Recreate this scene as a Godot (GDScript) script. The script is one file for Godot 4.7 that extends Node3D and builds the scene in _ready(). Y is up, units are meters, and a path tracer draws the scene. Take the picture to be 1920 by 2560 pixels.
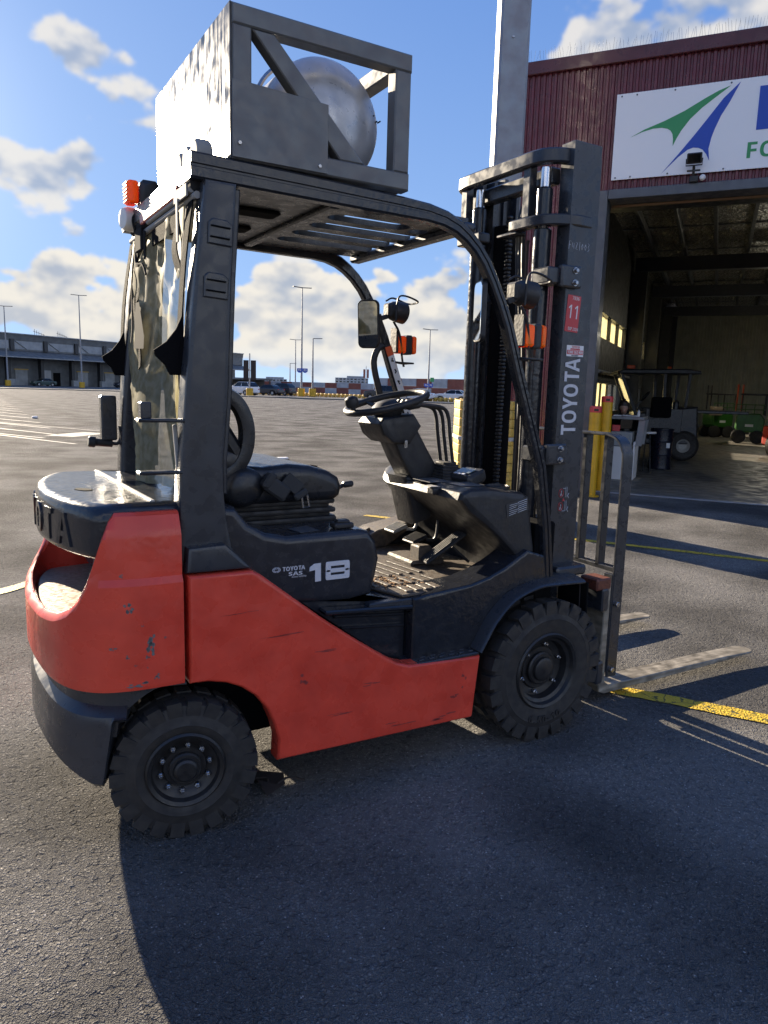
extends Node3D

# ---------------------------------------------------------------- mesh builder
class B:
	var v := PackedVector3Array()
	var f: Array = []
	var f0 := 0

	func begin() -> void:
		f0 = f.size()

	func end() -> void:
		var vol := 0.0
		for i in range(f0, f.size()):
			var p: PackedInt32Array = f[i]
			for k in range(1, p.size() - 1):
				vol += v[p[0]].dot(v[p[k]].cross(v[p[k + 1]]))
		if vol < 0.0:
			for i in range(f0, f.size()):
				var p: PackedInt32Array = f[i]
				p.reverse()
				f[i] = p

	func add(p: Vector3) -> int:
		v.append(p)
		return v.size() - 1

	# rings of equal length, joined one to the next
	func loft(rings: Array, closed := true, cap := true, loop := false) -> B:
		begin()
		var n: int = rings[0].size()
		var at: Array = []
		for r in rings:
			var ids := PackedInt32Array()
			for p in r:
				ids.append(add(p))
			at.append(ids)
		var m := rings.size()
		for i in (m if loop else m - 1):
			var a: PackedInt32Array = at[i]
			var b: PackedInt32Array = at[(i + 1) % m]
			for k in (n if closed else n - 1):
				var k2 := (k + 1) % n
				f.append(PackedInt32Array([a[k], a[k2], b[k2], b[k]]))
		if cap and not loop:
			cap_ring(rings[0], at[0], true)
			cap_ring(rings[m - 1], at[m - 1], false)
		end()
		return self

	func cap_ring(r: Array, ids: PackedInt32Array, back: bool) -> void:
		var nn := Vector3.ZERO
		for k in r.size():
			nn += r[k].cross(r[(k + 1) % r.size()])
		if nn.length() < 1e-12:
			return
		nn = nn.normalized()
		var ax := nn.cross(Vector3.UP if absf(nn.y) < 0.9 else Vector3.RIGHT).normalized()
		var ay := nn.cross(ax)
		var poly := PackedVector2Array()
		for p in r:
			poly.append(Vector2(p.dot(ax), p.dot(ay)) * 2000.0)   # triangulation drops slivers below an absolute size
		var tri := Geometry2D.triangulate_polygon(poly)
		if tri.is_empty():
			for k in range(1, r.size() - 1):
				tri.append_array(PackedInt32Array([0, k, k + 1]))
		for k in range(0, tri.size(), 3):
			var a: Vector3 = r[tri[k]]
			var b: Vector3 = r[tri[k + 1]]
			var c: Vector3 = r[tri[k + 2]]
			var same := (b - a).cross(c - a).dot(nn) > 0.0
			if same == back:
				f.append(PackedInt32Array([ids[tri[k]], ids[tri[k + 2]], ids[tri[k + 1]]]))
			else:
				f.append(PackedInt32Array([ids[tri[k]], ids[tri[k + 1]], ids[tri[k + 2]]]))

	func box(c: Vector3, s: Vector3, b := 0.004, q := Basis.IDENTITY) -> B:
		var h := s * 0.5
		b = minf(b, minf(h.x, minf(h.y, h.z)) * 0.6)
		var rings: Array = []
		for e in [[-h.z, b], [-h.z + b, 0.0], [h.z - b, 0.0], [h.z, b]]:
			var i: float = e[1]
			var z: float = e[0]
			var r: Array = []
			var x0: float = h.x - i
			var y0: float = h.y - i
			for p in [Vector2(x0 - b, -y0), Vector2(x0, -y0 + b), Vector2(x0, y0 - b), Vector2(x0 - b, y0), Vector2(-x0 + b, y0), Vector2(-x0, y0 - b), Vector2(-x0, -y0 + b), Vector2(-x0 + b, -y0)]:
				r.append(c + q * Vector3(p.x, p.y, z))
			rings.append(r)
		return loft(rings)

	func bar(a: Vector3, b: Vector3, w: float, h: float, up := Vector3.UP, bev := 0.003) -> B:
		var d := (b - a)
		var z := d.normalized()
		if absf(z.dot(up)) > 0.98:
			up = Vector3.RIGHT
		var x := up.cross(z).normalized()
		return box((a + b) * 0.5, Vector3(w, h, d.length()), bev, Basis(x, z.cross(x), z))

	static func inset(poly: Array, d: float) -> Array:
		var n := poly.size()
		var area := 0.0
		for k in n:
			var p: Vector2 = poly[k]
			area += p.cross(poly[(k + 1) % n])
		var s := signf(area)
		var o: Array = []
		for k in n:
			var a: Vector2 = poly[(k + n - 1) % n]
			var b: Vector2 = poly[k]
			var c: Vector2 = poly[(k + 1) % n]
			var n1 := (b - a).orthogonal().normalized() * -s
			var n2 := (c - b).orthogonal().normalized() * -s
			n1 = Vector2(-(b - a).y, (b - a).x).normalized() * s
			n2 = Vector2(-(c - b).y, (c - b).x).normalized() * s
			var m := (n1 + n2)
			var l := maxf(m.length_squared(), 0.5)
			o.append(b + m * (2.0 * d / l))
		return o

	# polygon in the local xy plane pushed from z = d0 to d1
	func prism(poly: Array, d0: float, d1: float, bev := 0.0, t := Transform3D.IDENTITY, steps := 1) -> B:
		var rings: Array = []
		var lv: Array = []
		if d1 < d0:
			var sw := d0
			d0 = d1
			d1 = sw
		if bev > 0.0:
			for k in steps:
				var a := PI * 0.5 * k / steps
				lv.append([d0 + bev * (1.0 - cos(a)), bev * (1.0 - sin(a))])
			lv.append([d0 + bev, 0.0])
			lv.append([d1 - bev, 0.0])
			for k in range(steps - 1, -1, -1):
				var a := PI * 0.5 * k / steps
				lv.append([d1 - bev * (1.0 - cos(a)), bev * (1.0 - sin(a))])
		else:
			lv = [[d0, 0.0], [d1, 0.0]]
		for e in lv:
			var r: Array = []
			for p in (inset(poly, e[1]) if e[1] > 1e-6 else poly):
				r.append(t * Vector3(p.x, p.y, e[0]))
			rings.append(r)
		return loft(rings)

	# profile of (radius, height) points turned round local z
	func lathe(prof: Array, t: Transform3D, seg := 24, loop := false) -> B:
		var rings: Array = []
		for k in seg:
			var a := TAU * k / seg
			var r: Array = []
			for p in prof:
				r.append(t * Vector3(p.x * cos(a), p.x * sin(a), p.y))
			rings.append(r)
		begin()
		var n := prof.size()
		var base := v.size()
		for r in rings:
			for p in r:
				v.append(p)
		for i in seg:
			var j := (i + 1) % seg
			for k in (n if loop else n - 1):
				var k2 := (k + 1) % n
				f.append(PackedInt32Array([base + i * n + k, base + i * n + k2, base + j * n + k2, base + j * n + k]))
		end()
		return self

	func cyl(a: Vector3, b: Vector3, r: float, seg := 16, bev := 0.0, r2 := -1.0) -> B:
		var d := b - a
		var z := d.normalized()
		var x := z.cross(Vector3.UP if absf(z.y) < 0.9 else Vector3.RIGHT).normalized()
		var t := Transform3D(Basis(x, z.cross(x), z), a)
		var l := d.length()
		var q := r if r2 < 0.0 else r2
		if bev > 0.0:
			return lathe([Vector2(0, 0), Vector2(r - bev, 0), Vector2(r, bev), Vector2(q, l - bev), Vector2(q - bev, l), Vector2(0, l)], t, seg)
		return lathe([Vector2(0, 0), Vector2(r, 0), Vector2(q, l), Vector2(0, l)], t, seg)

	func tube(pts: Array, r: float, seg := 8, loop := false) -> B:
		var prof: Array = []
		for k in seg:
			var a := TAU * k / seg
			prof.append(Vector2(cos(a), sin(a)) * r)
		return sweep(pts, prof, Vector3.ZERO, loop)

	# a closed profile carried along a path; «side» fixes the profile's x axis
	func sweep(pts: Array, prof: Array, side := Vector3.ZERO, loop := false) -> B:
		var rings: Array = []
		var n := pts.size()
		var x := Vector3.ZERO
		for i in n:
			var a: Vector3 = pts[(i + n - 1) % n] if loop or i > 0 else pts[0]
			var c: Vector3 = pts[(i + 1) % n] if loop or i < n - 1 else pts[n - 1]
			var tt := (c - a).normalized()
			if side != Vector3.ZERO:
				x = (side - tt * side.dot(tt)).normalized()
			elif x == Vector3.ZERO:
				x = tt.cross(Vector3.UP if absf(tt.y) < 0.9 else Vector3.RIGHT).normalized()
			else:
				x = (x - tt * x.dot(tt)).normalized()
			var y := tt.cross(x)
			var r: Array = []
			for p in prof:
				r.append(pts[i] + x * p.x + y * p.y)
			rings.append(r)
		return loft(rings, true, true, loop)

	# open surface of points, two-sided; no volume
	func sheet(rows: Array) -> B:
		var base := v.size()
		var n: int = rows[0].size()
		for r in rows:
			for p in r:
				v.append(p)
		for i in rows.size() - 1:
			for k in n - 1:
				f.append(PackedInt32Array([base + i * n + k, base + i * n + k + 1, base + (i + 1) * n + k + 1, base + (i + 1) * n + k]))
		return self

	func mesh(crease := 38.0) -> ArrayMesh:
		var seen := {}
		var ids := PackedInt32Array()
		ids.resize(v.size())
		for i in v.size():
			var key := Vector3i((v[i] * 20000.0).round())
			if not seen.has(key):
				seen[key] = seen.size()
			ids[i] = seen[key]
		var fn := PackedVector3Array()
		var near: Array = []
		near.resize(seen.size())
		for i in f.size():
			var p: PackedInt32Array = f[i]
			var nn := Vector3.ZERO
			for k in range(1, p.size() - 1):
				nn += (v[p[k]] - v[p[0]]).cross(v[p[k + 1]] - v[p[0]])
			fn.append(nn)
			for k in p:
				if near[ids[k]] == null:
					near[ids[k]] = PackedInt32Array()
				var q: PackedInt32Array = near[ids[k]]
				q.append(i)
				near[ids[k]] = q
		var lim := cos(deg_to_rad(crease))
		var ov := PackedVector3Array()
		var on := PackedVector3Array()
		for i in f.size():
			var p: PackedInt32Array = f[i]
			var me := fn[i].normalized()
			if me == Vector3.ZERO:
				continue
			var cn := PackedVector3Array()
			for k in p:
				var s := Vector3.ZERO
				for j in near[ids[k]]:
					if fn[j].normalized().dot(me) > lim:
						s += fn[j]
				cn.append(s.normalized())
			for k in range(1, p.size() - 1):
				for w in [0, k + 1, k]:
					ov.append(v[p[w]])
					on.append(cn[w])
		var arr := []
		arr.resize(Mesh.ARRAY_MAX)
		arr[Mesh.ARRAY_VERTEX] = ov
		arr[Mesh.ARRAY_NORMAL] = on
		var m := ArrayMesh.new()
		m.add_surface_from_arrays(Mesh.PRIMITIVE_TRIANGLES, arr)
		return m


func nb() -> B:
	return B.new()

func put(called: String, b, m: Material, parent: Node = self, crease := 38.0) -> MeshInstance3D:
	var o := MeshInstance3D.new()
	o.name = called
	o.mesh = b.mesh(crease) if b is B else b
	o.material_override = m
	parent.add_child(o, true)
	return o

func thing(called: String, label: String, category: String, at := Vector3.ZERO, turn := 0.0, group := "") -> Node3D:
	var o := Node3D.new()
	o.name = called
	o.position = at
	o.rotation.y = turn
	add_child(o, true)
	return tag(o, label, category, group)

func tag(o: Node3D, label: String, category: String, group := "") -> Node3D:
	o.set_meta("label", label)
	o.set_meta("category", category)
	if group != "":
		o.set_meta("group", group)
	return o

var taken := {}
func numbered(called: String) -> String:
	var n: int = taken.get(called, 0)
	taken[called] = n + 1
	return called if n == 0 else "%s_%03d" % [called, n]

func copy(o: Node3D, base: String, at: Vector3, turn: float, label: String) -> Node3D:
	var c: Node3D = o.duplicate()
	c.name = numbered(base)
	add_child(c)
	c.position = at
	c.rotation.y = turn
	c.set_meta("label", label)
	return c

var fonts := {}
func text(called: String, s: String, em: float, depth: float, m: Material, parent: Node, t: Transform3D, font := "Droid Sans", heavy := true, wide := 1.0) -> MeshInstance3D:
	var key := font + str(heavy)
	if not fonts.has(key):
		var sf := SystemFont.new()
		sf.font_names = PackedStringArray([font])
		sf.font_weight = 700 if heavy else 400
		fonts[key] = sf
	var tm := TextMesh.new()
	tm.font = fonts[key]
	tm.text = s
	tm.font_size = 32
	tm.pixel_size = em / 32.0
	tm.depth = depth
	tm.curve_step = 2.0
	var o := MeshInstance3D.new()
	o.name = called
	o.mesh = tm
	o.material_override = m
	o.transform = t * Transform3D(Basis.from_scale(Vector3(wide, 1, 1)), Vector3.ZERO)
	parent.add_child(o, true)
	return o

# ---------------------------------------------------------------- materials
var tex := {}
func noise_tex(called: String, kind: int, freq: float, oct: int, lo: float, hi: float, seed_ := 1, size := 512, c0 := Color.BLACK, c1 := Color.WHITE) -> Texture2D:
	if tex.has(called):
		return tex[called]
	var n := FastNoiseLite.new()
	n.seed = seed_
	n.noise_type = kind
	n.frequency = freq
	n.fractal_type = FastNoiseLite.FRACTAL_FBM if oct > 1 else FastNoiseLite.FRACTAL_NONE
	n.fractal_octaves = oct
	var t := NoiseTexture2D.new()
	t.width = size
	t.height = size
	t.seamless = true
	t.noise = n
	var g := Gradient.new()
	g.offsets = PackedFloat32Array([lo, hi])
	g.colors = PackedColorArray([c0, c1])
	t.color_ramp = g
	tex[called] = t
	return t

func gray(x: float) -> Color:
	return Color(x, x, x)

# base colours are linear values
func mat(c: Color, rough := 0.6, metal := 0.0, wear := "", scale := 1.0) -> StandardMaterial3D:
	var m := StandardMaterial3D.new()
	m.albedo_color = c.linear_to_srgb()
	m.roughness = rough
	m.metallic = metal
	if wear != "":
		m.uv1_triplanar = true
		m.uv1_scale = Vector3.ONE * scale
		match wear:
			"smudge":
				m.albedo_texture = noise_tex("smudge", FastNoiseLite.TYPE_SIMPLEX_SMOOTH, 0.012, 5, 0.15, 0.8, 3, 512, gray(0.87), Color.WHITE)
				m.roughness_texture = noise_tex("rough", FastNoiseLite.TYPE_SIMPLEX_SMOOTH, 0.02, 5, 0.3, 0.7, 8, 512, gray(0.62), Color.WHITE)
			"grain":
				m.albedo_texture = noise_tex("grain", FastNoiseLite.TYPE_SIMPLEX, 0.12, 4, 0.15, 0.85, 5, 512, gray(0.80), Color.WHITE)
			"dusty":
				m.albedo_texture = noise_tex("dusty", FastNoiseLite.TYPE_SIMPLEX_SMOOTH, 0.02, 6, 0.15, 0.8, 11, 512, Color(0.76, 0.76, 0.77), Color(1, 0.98, 0.95))
				m.roughness_texture = noise_tex("rough", FastNoiseLite.TYPE_SIMPLEX_SMOOTH, 0.02, 5, 0.3, 0.7, 8, 512, gray(0.62), Color.WHITE)
			"paint":
				m.albedo_texture = noise_tex("paint", FastNoiseLite.TYPE_SIMPLEX_SMOOTH, 0.006, 6, 0.1, 0.7, 19, 1024, Color(0.92, 0.88, 0.88), Color.WHITE)
				m.roughness_texture = noise_tex("rough", FastNoiseLite.TYPE_SIMPLEX_SMOOTH, 0.02, 5, 0.3, 0.7, 8, 512, gray(0.62), Color.WHITE)
			"scuff":
				m.albedo_texture = noise_tex("scuff", FastNoiseLite.TYPE_SIMPLEX, 0.010, 7, 0.05, 0.75, 17, 1024, Color(0.84, 0.80, 0.80), Color.WHITE)
				m.roughness_texture = noise_tex("rough", FastNoiseLite.TYPE_SIMPLEX_SMOOTH, 0.02, 5, 0.3, 0.7, 8, 512, gray(0.62), Color.WHITE)
	return m

func bump(m: StandardMaterial3D, called: String, kind: int, freq: float, oct: int, cm: float) -> StandardMaterial3D:
	m.heightmap_enabled = true
	m.heightmap_texture = noise_tex(called, kind, freq, oct, 0.0, 1.0, 21, 512)
	m.heightmap_scale = cm
	m.uv1_triplanar = true
	return m

var M := {}
# thick road paint, crazed and chipped
func cracked() -> StandardMaterial3D:
	var m := bump(mat(Color(0.60, 0.41, 0.02), 0.7), "pit", FastNoiseLite.TYPE_SIMPLEX, 0.1, 3, 0.4)
	m.uv1_scale = Vector3.ONE * 1.4
	var n := FastNoiseLite.new()
	n.seed = 6
	n.noise_type = FastNoiseLite.TYPE_CELLULAR
	n.frequency = 0.016
	n.fractal_type = FastNoiseLite.FRACTAL_NONE
	n.cellular_return_type = FastNoiseLite.RETURN_DISTANCE2_SUB
	n.domain_warp_enabled = true
	n.domain_warp_amplitude = 14.0
	n.domain_warp_frequency = 0.03
	var a := n.get_seamless_image(512, 512, false, false, 0.05).get_data()
	n.noise_type = FastNoiseLite.TYPE_SIMPLEX
	n.fractal_type = FastNoiseLite.FRACTAL_FBM
	n.frequency = 0.02
	var c := n.get_seamless_image(512, 512, false, false, 0.05).get_data()
	var d := PackedByteArray()
	d.resize(512 * 512 * 3)
	for k in 512 * 512:
		var f := smoothstep(0.012, 0.05, a[k] / 255.0) * smoothstep(0.20, 0.27, c[k] / 255.0)
		d[k * 3] = int(lerpf(95.0, 255.0 - 30.0 * (c[k] / 255.0), f))
		d[k * 3 + 1] = int(lerpf(110.0, 255.0 - 34.0 * (c[k] / 255.0), f))
		d[k * 3 + 2] = int(lerpf(255.0, 255.0, f))
	m.albedo_texture = ImageTexture.create_from_image(Image.create_from_data(512, 512, false, Image.FORMAT_RGB8, d))
	return m

# painted sheet with vertical weather streaks
func streaked(c: Color, rough: float, spec: float, along: bool) -> StandardMaterial3D:
	var m := StandardMaterial3D.new()
	m.albedo_color = c.linear_to_srgb()
	m.metallic_specular = spec
	var n := FastNoiseLite.new()
	n.seed = 14
	n.noise_type = FastNoiseLite.TYPE_SIMPLEX
	n.frequency = 0.02
	n.fractal_octaves = 5
	var im := Image.create(512, 512, false, Image.FORMAT_L8)
	for y in 512:
		for x in 512:
			var v := n.get_noise_2d(x * (0.25 if along else 2.2), y * (2.0 if along else 0.22)) * 0.6 + n.get_noise_2d(x * 0.7 + 900.0, y * 0.7) * 0.6
			im.set_pixel(x, y, gray(clampf(0.74 + v * (0.30 if along else 0.75), 0.0, 1.0)))
	var t := ImageTexture.create_from_image(im)
	m.albedo_texture = t
	m.roughness = rough
	m.roughness_texture = t
	m.uv1_triplanar = true
	m.uv1_scale = Vector3.ONE * 1.3
	return m

func make_materials() -> void:
	M.red = bump(mat(Color(0.70, 0.070, 0.040), 0.36, 0.0, "paint", 0.9), "orange_peel", FastNoiseLite.TYPE_SIMPLEX_SMOOTH, 0.03, 3, 0.12)
	M.black = mat(Color(0.036, 0.039, 0.046), 0.38, 0.0, "smudge", 1.6)
	M.black_gloss = bump(mat(Color(0.020, 0.022, 0.028), 0.24, 0.0, "smudge", 2.0), "orange_peel", FastNoiseLite.TYPE_SIMPLEX_SMOOTH, 0.03, 3, 0.1)
	M.hood = mat(Color(0.026, 0.027, 0.033), 0.30, 0.0, "smudge", 2.2)
	M.plastic = bump(mat(Color(0.022, 0.022, 0.024), 0.62, 0.0, "smudge", 2.0), "leather", FastNoiseLite.TYPE_CELLULAR, 0.08, 1, 0.05)
	M.vinyl = bump(mat(Color(0.018, 0.019, 0.022), 0.40, 0.0, "smudge", 2.5), "leather", FastNoiseLite.TYPE_CELLULAR, 0.08, 1, 0.02)
	M.belt = mat(Color(0.030, 0.031, 0.034), 0.7, 0.0, "grain", 5.0)
	M.matte = mat(Color(0.030, 0.031, 0.034), 0.9)
	M.matte.metallic_specular = 0.12
	M.rod = mat(Color(0.30, 0.30, 0.29), 0.75)
	M.rod.metallic_specular = 0.2
	M.rubber = mat(Color(0.031, 0.029, 0.028), 0.85, 0.0, "dusty", 2.0)
	M.rim = mat(Color(0.018, 0.017, 0.017), 0.55, 0.0, "smudge", 3.0)
	M.dark = mat(Color(0.010, 0.010, 0.011), 0.8, 0.0, "grain", 2.0)
	M.dark.metallic_specular = 0.12
	M.steel = mat(Color(0.42, 0.42, 0.43), 0.32, 0.9, "smudge", 3.0)
	M.chrome = mat(Color(0.7, 0.7, 0.72), 0.16, 1.0)
	M.fork = streaked(Color(0.42, 0.375, 0.30), 0.62, 0.5, true)
	M.cradle = mat(Color(0.125, 0.132, 0.134), 0.45, 0.0, "paint", 1.4)
	M.plate = streaked(Color(0.14, 0.14, 0.137), 0.33, 0.45, false)
	M.tank = mat(Color(0.52, 0.52, 0.53), 0.42, 0.35, "smudge", 2.0)
	M.mat_floor = bump(mat(Color(0.105, 0.082, 0.062), 0.75, 0.0, "dusty", 4.0), "pit", FastNoiseLite.TYPE_SIMPLEX, 0.1, 3, 0.1)
	M.sand = mat(Color(0.36, 0.21, 0.10), 0.95, 0.0, "grain", 6.0)
	M.step = mat(Color(0.34, 0.27, 0.19), 0.55, 0.0, "scuff", 4.0)
	M.decal = mat(Color(0.55, 0.56, 0.60), 0.5)
	M.white = mat(Color(0.72, 0.72, 0.72), 0.5)
	M.paper = mat(Color(0.8, 0.8, 0.8), 0.8)
	M.amber = mat(Color(0.88, 0.25, 0.015), 0.22)
	M.amber.backlight_enabled = true
	M.amber.backlight = Color(0.9, 0.35, 0.05)
	M.red_lens = mat(Color(0.45, 0.03, 0.03), 0.25)
	M.red_lens.backlight_enabled = true
	M.red_lens.backlight = Color(0.5, 0.08, 0.08)
	M.lamp_white = mat(Color(0.75, 0.73, 0.68), 0.4)
	M.lamp_white.backlight_enabled = true
	M.lamp_white.backlight = Color(0.4, 0.4, 0.38)
	M.sticker = mat(Color(0.52, 0.045, 0.05), 0.45)
	M.orange = mat(Color(0.72, 0.10, 0.02), 0.5)
	M.mirror = mat(Color(0.86, 0.88, 0.9), 0.03, 1.0)
	M.clear = StandardMaterial3D.new()
	M.clear.albedo_color = Color(0.74, 0.72, 0.62, 0.62)
	M.clear.metallic_specular = 0.2
	M.clear.albedo_texture = noise_tex("film", FastNoiseLite.TYPE_SIMPLEX_SMOOTH, 0.02, 5, 0.3, 0.7, 31, 512, Color(0.86, 0.84, 0.76), Color(1, 1, 0.98))
	M.clear.uv1_triplanar = true
	M.clear.uv1_scale = Vector3.ONE * 2.0
	M.clear.roughness = 0.6
	M.clear.transparency = BaseMaterial3D.TRANSPARENCY_ALPHA
	M.clear.backlight_enabled = true
	M.clear.backlight = Color(1.0, 0.98, 0.90)
	M.webbing = bump(mat(Color(0.010, 0.010, 0.011), 0.9, 0.0, "grain", 6.0), "pit", FastNoiseLite.TYPE_SIMPLEX, 0.1, 3, 0.1)
	M.webbing.metallic_specular = 0.15
	M.mesh_cloth = mat(Color(0.05, 0.038, 0.034), 0.9, 0.0, "grain", 8.0)
	M.bracket = mat(Color(0.45, 0.44, 0.41), 0.6, 0.1, "smudge", 4.0)
	M.maroon = mat(Color(0.135, 0.024, 0.038), 0.42, 0.0, "smudge", 0.5)
	M.maroon_trim = mat(Color(0.095, 0.018, 0.028), 0.42, 0.0, "smudge", 0.5)
	M.frame_gray = mat(Color(0.085, 0.095, 0.115), 0.45, 0.0, "smudge", 0.6)
	M.galv = mat(Color(0.27, 0.29, 0.31), 0.5, 0.25, "paint", 0.6)
	M.sign = mat(Color(0.84, 0.84, 0.85), 0.4)
	M.green = mat(Color(0.035, 0.29, 0.10), 0.45)
	M.blue = mat(Color(0.012, 0.065, 0.42), 0.45)
	M.yellow = mat(Color(0.62, 0.36, 0.012), 0.45, 0.0, "smudge", 0.9)
	M.yellow_pad = mat(Color(0.72, 0.48, 0.10), 0.6, 0.0, "dusty", 1.2)
	M.concrete = bump(mat(Color(0.20, 0.19, 0.165), 0.6, 0.0, "dusty", 0.35), "pit", FastNoiseLite.TYPE_SIMPLEX, 0.1, 3, 0.1)
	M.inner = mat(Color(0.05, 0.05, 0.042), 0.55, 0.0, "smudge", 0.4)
	M.rafter = mat(Color(0.03, 0.032, 0.036), 0.5, 0.0, "smudge", 0.5)
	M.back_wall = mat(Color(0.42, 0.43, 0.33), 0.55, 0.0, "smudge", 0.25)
	M.foil = bump(mat(Color(0.42, 0.41, 0.37), 0.32, 0.6, "dusty", 1.0), "crumple", FastNoiseLite.TYPE_CELLULAR, 0.02, 3, 2.5)
	M.glass = StandardMaterial3D.new()
	M.glass.albedo_color = Color(0.9, 0.95, 0.95, 0.12)
	M.glass.roughness = 0.04
	M.glass.transparency = BaseMaterial3D.TRANSPARENCY_ALPHA
	M.tint = StandardMaterial3D.new()
	M.tint.albedo_color = Color(0.05, 0.06, 0.07)
	M.tint.roughness = 0.08
	M.poly = mat(Color(0.86, 0.85, 0.74), 0.5)
	M.poly.backlight_enabled = true
	M.poly.backlight = Color(1.0, 0.98, 0.86)
	M.wall_red = mat(Color(0.25, 0.075, 0.05), 0.7, 0.0, "smudge", 0.1)
	M.wall_white = mat(Color(0.42, 0.44, 0.46), 0.7, 0.0, "smudge", 0.1)
	M.shed_gray = mat(Color(0.15, 0.16, 0.165), 0.7, 0.0, "smudge", 0.1)
	M.shed_light = mat(Color(0.33, 0.35, 0.36), 0.7, 0.0, "smudge", 0.1)
	M.line = mat(Color(0.17, 0.17, 0.165), 0.8, 0.0, "scuff", 0.8)
	M.line_yellow = cracked()
	M.flora = mat(Color(0.03, 0.15, 0.015), 0.5, 0.0, "smudge", 1.0)
	M.cloth_dark = mat(Color(0.02, 0.02, 0.025), 0.85)
	M.skin = mat(Color(0.42, 0.24, 0.17), 0.55)
	M.skin.subsurf_scatter_enabled = true
	M.skin.subsurf_scatter_strength = 0.2
	M.hair = mat(Color(0.025, 0.015, 0.011), 0.5)
	M.hivis = mat(Color(0.45, 0.04, 0.02), 0.7)

# ---------------------------------------------------------------- sky
func make_sky() -> Sky:
	var w := 2560
	var h := 1280
	var data := PackedFloat32Array()
	data.resize(w * h * 3)
	var n1 := FastNoiseLite.new()
	n1.seed = 41
	n1.noise_type = FastNoiseLite.TYPE_SIMPLEX_SMOOTH
	n1.frequency = 1.0
	n1.fractal_octaves = 7
	n1.fractal_gain = 0.52
	var n2 := FastNoiseLite.new()
	n2.seed = 7
	n2.noise_type = FastNoiseLite.TYPE_SIMPLEX_SMOOTH
	n2.frequency = 1.0
	n2.fractal_octaves = 3
	var sun := SUN_TO
	# cloud heaps: heading and height in degrees, half width, half height, strength
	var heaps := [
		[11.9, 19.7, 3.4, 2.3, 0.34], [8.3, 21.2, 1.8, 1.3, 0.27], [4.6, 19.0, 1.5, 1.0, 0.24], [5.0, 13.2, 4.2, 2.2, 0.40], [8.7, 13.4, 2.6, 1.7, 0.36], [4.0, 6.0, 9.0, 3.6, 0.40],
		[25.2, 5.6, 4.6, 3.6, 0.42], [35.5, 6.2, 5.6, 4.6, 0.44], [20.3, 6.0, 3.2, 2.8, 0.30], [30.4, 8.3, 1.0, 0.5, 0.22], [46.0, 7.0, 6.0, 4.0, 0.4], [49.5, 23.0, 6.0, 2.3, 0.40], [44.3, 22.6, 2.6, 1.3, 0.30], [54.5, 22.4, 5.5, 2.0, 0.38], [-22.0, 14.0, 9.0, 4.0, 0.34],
		[95.0, 16.0, 16.0, 8.0, 0.42], [125.0, 27.0, 16.0, 8.0, 0.42], [160.0, 18.0, 20.0, 10.0, 0.45], [185.0, 36.0, 18.0, 9.0, 0.42], [215.0, 22.0, 18.0, 9.0, 0.44], [250.0, 15.0, 18.0, 8.0, 0.42], [300.0, 22.0, 12.0, 5.0, 0.33], [330.0, 12.0, 12.0, 6.0, 0.34], [150.0, 50.0, 18.0, 8.0, 0.38], [60.0, 55.0, 12.0, 6.0, 0.28], [290.0, 50.0, 12.0, 6.0, 0.28]]  # out of view; cover opposite the sun enlarged to add fill light
	for j in h / 2:
		var el := PI * 0.5 - PI * (j + 0.5) / h
		var ed := rad_to_deg(el)
		var se := sin(el)
		var ce := cos(el)
		var up := pow(clampf(se, 0.0, 1.0), 0.42)
		var near: Array = []
		for q in heaps:
			if absf(ed - q[1]) < q[3] * 1.6:
				near.append(q)
		var base := Color(0.27, 0.41, 0.59).lerp(Color(0.034, 0.098, 0.295), clampf(up * 1.18, 0.0, 1.0))
		var field := clampf((9.0 - ed) / 5.0, 0.0, 1.0)
		for i in w:
			var az := TAU * (i + 0.5) / w
			var d := Vector3(sin(az) * ce, se, -cos(az) * ce)
			var ad := rad_to_deg(az)
			var c := base
			var cs := d.dot(sun)
			if cs > 0.3:
				var g := exp(-(1.0 - cs) * 9.0)
				c = c.lerp(Color(0.42, 0.53, 0.68), g * 0.26)
				c += Color(0.9, 0.85, 0.75) * (exp(-(1.0 - cs) * 90.0) * 0.35)
			var th := -0.44 + 0.50 * field
			var hit := field > 0.0
			for q in near:
				var dx := fposmod(ad - q[0] + 180.0, 360.0) - 180.0
				dx /= q[2]
				var dy: float = (ed - q[1]) / q[3]
				var rr := dx * dx + dy * dy
				if rr < 2.2:
					hit = true
					th += q[4] * 1.35 * maxf(0.0, 1.0 - rr / 2.2)
			if hit:
				var p := Vector3(d.x, d.y * 1.7, d.z) * 8.5
				var n := n1.get_noise_3dv(p)
				var dens := smoothstep(0.0, 0.13 if field > 0.0 else 0.24, n + th)
				if dens > 0.002:
					var p2 := p + Vector3(sun.x * 0.10, 0.17, sun.z * 0.10)
					var deep := n + th - 0.06
					var lit := clampf(0.74 + (n - n1.get_noise_3dv(p2)) * 2.3 - deep * 0.55, 0.0, 1.0)
					var cc := Color(0.185, 0.215, 0.27).lerp(Color(0.43, 0.405, 0.36) * (1.0 + 2.3 * clampf(0.30 - cs, 0.0, 1.2)), lit)  # clouds opposite the sun painted brighter, added fill for the shaded sides
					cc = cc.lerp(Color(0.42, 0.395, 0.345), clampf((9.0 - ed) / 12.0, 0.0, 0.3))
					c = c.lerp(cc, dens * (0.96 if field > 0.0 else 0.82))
			if ed < 3.0:
				c = c.lerp(Color(0.33, 0.40, 0.49), (3.0 - ed) / 3.0 * 0.6)
			var at := (j * w + i) * 3
			data[at] = c.r
			data[at + 1] = c.g
			data[at + 2] = c.b
	for k in range(w * (h / 2) * 3, w * h * 3, 3):
		data[k] = 0.10
		data[k + 1] = 0.10
		data[k + 2] = 0.10
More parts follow.
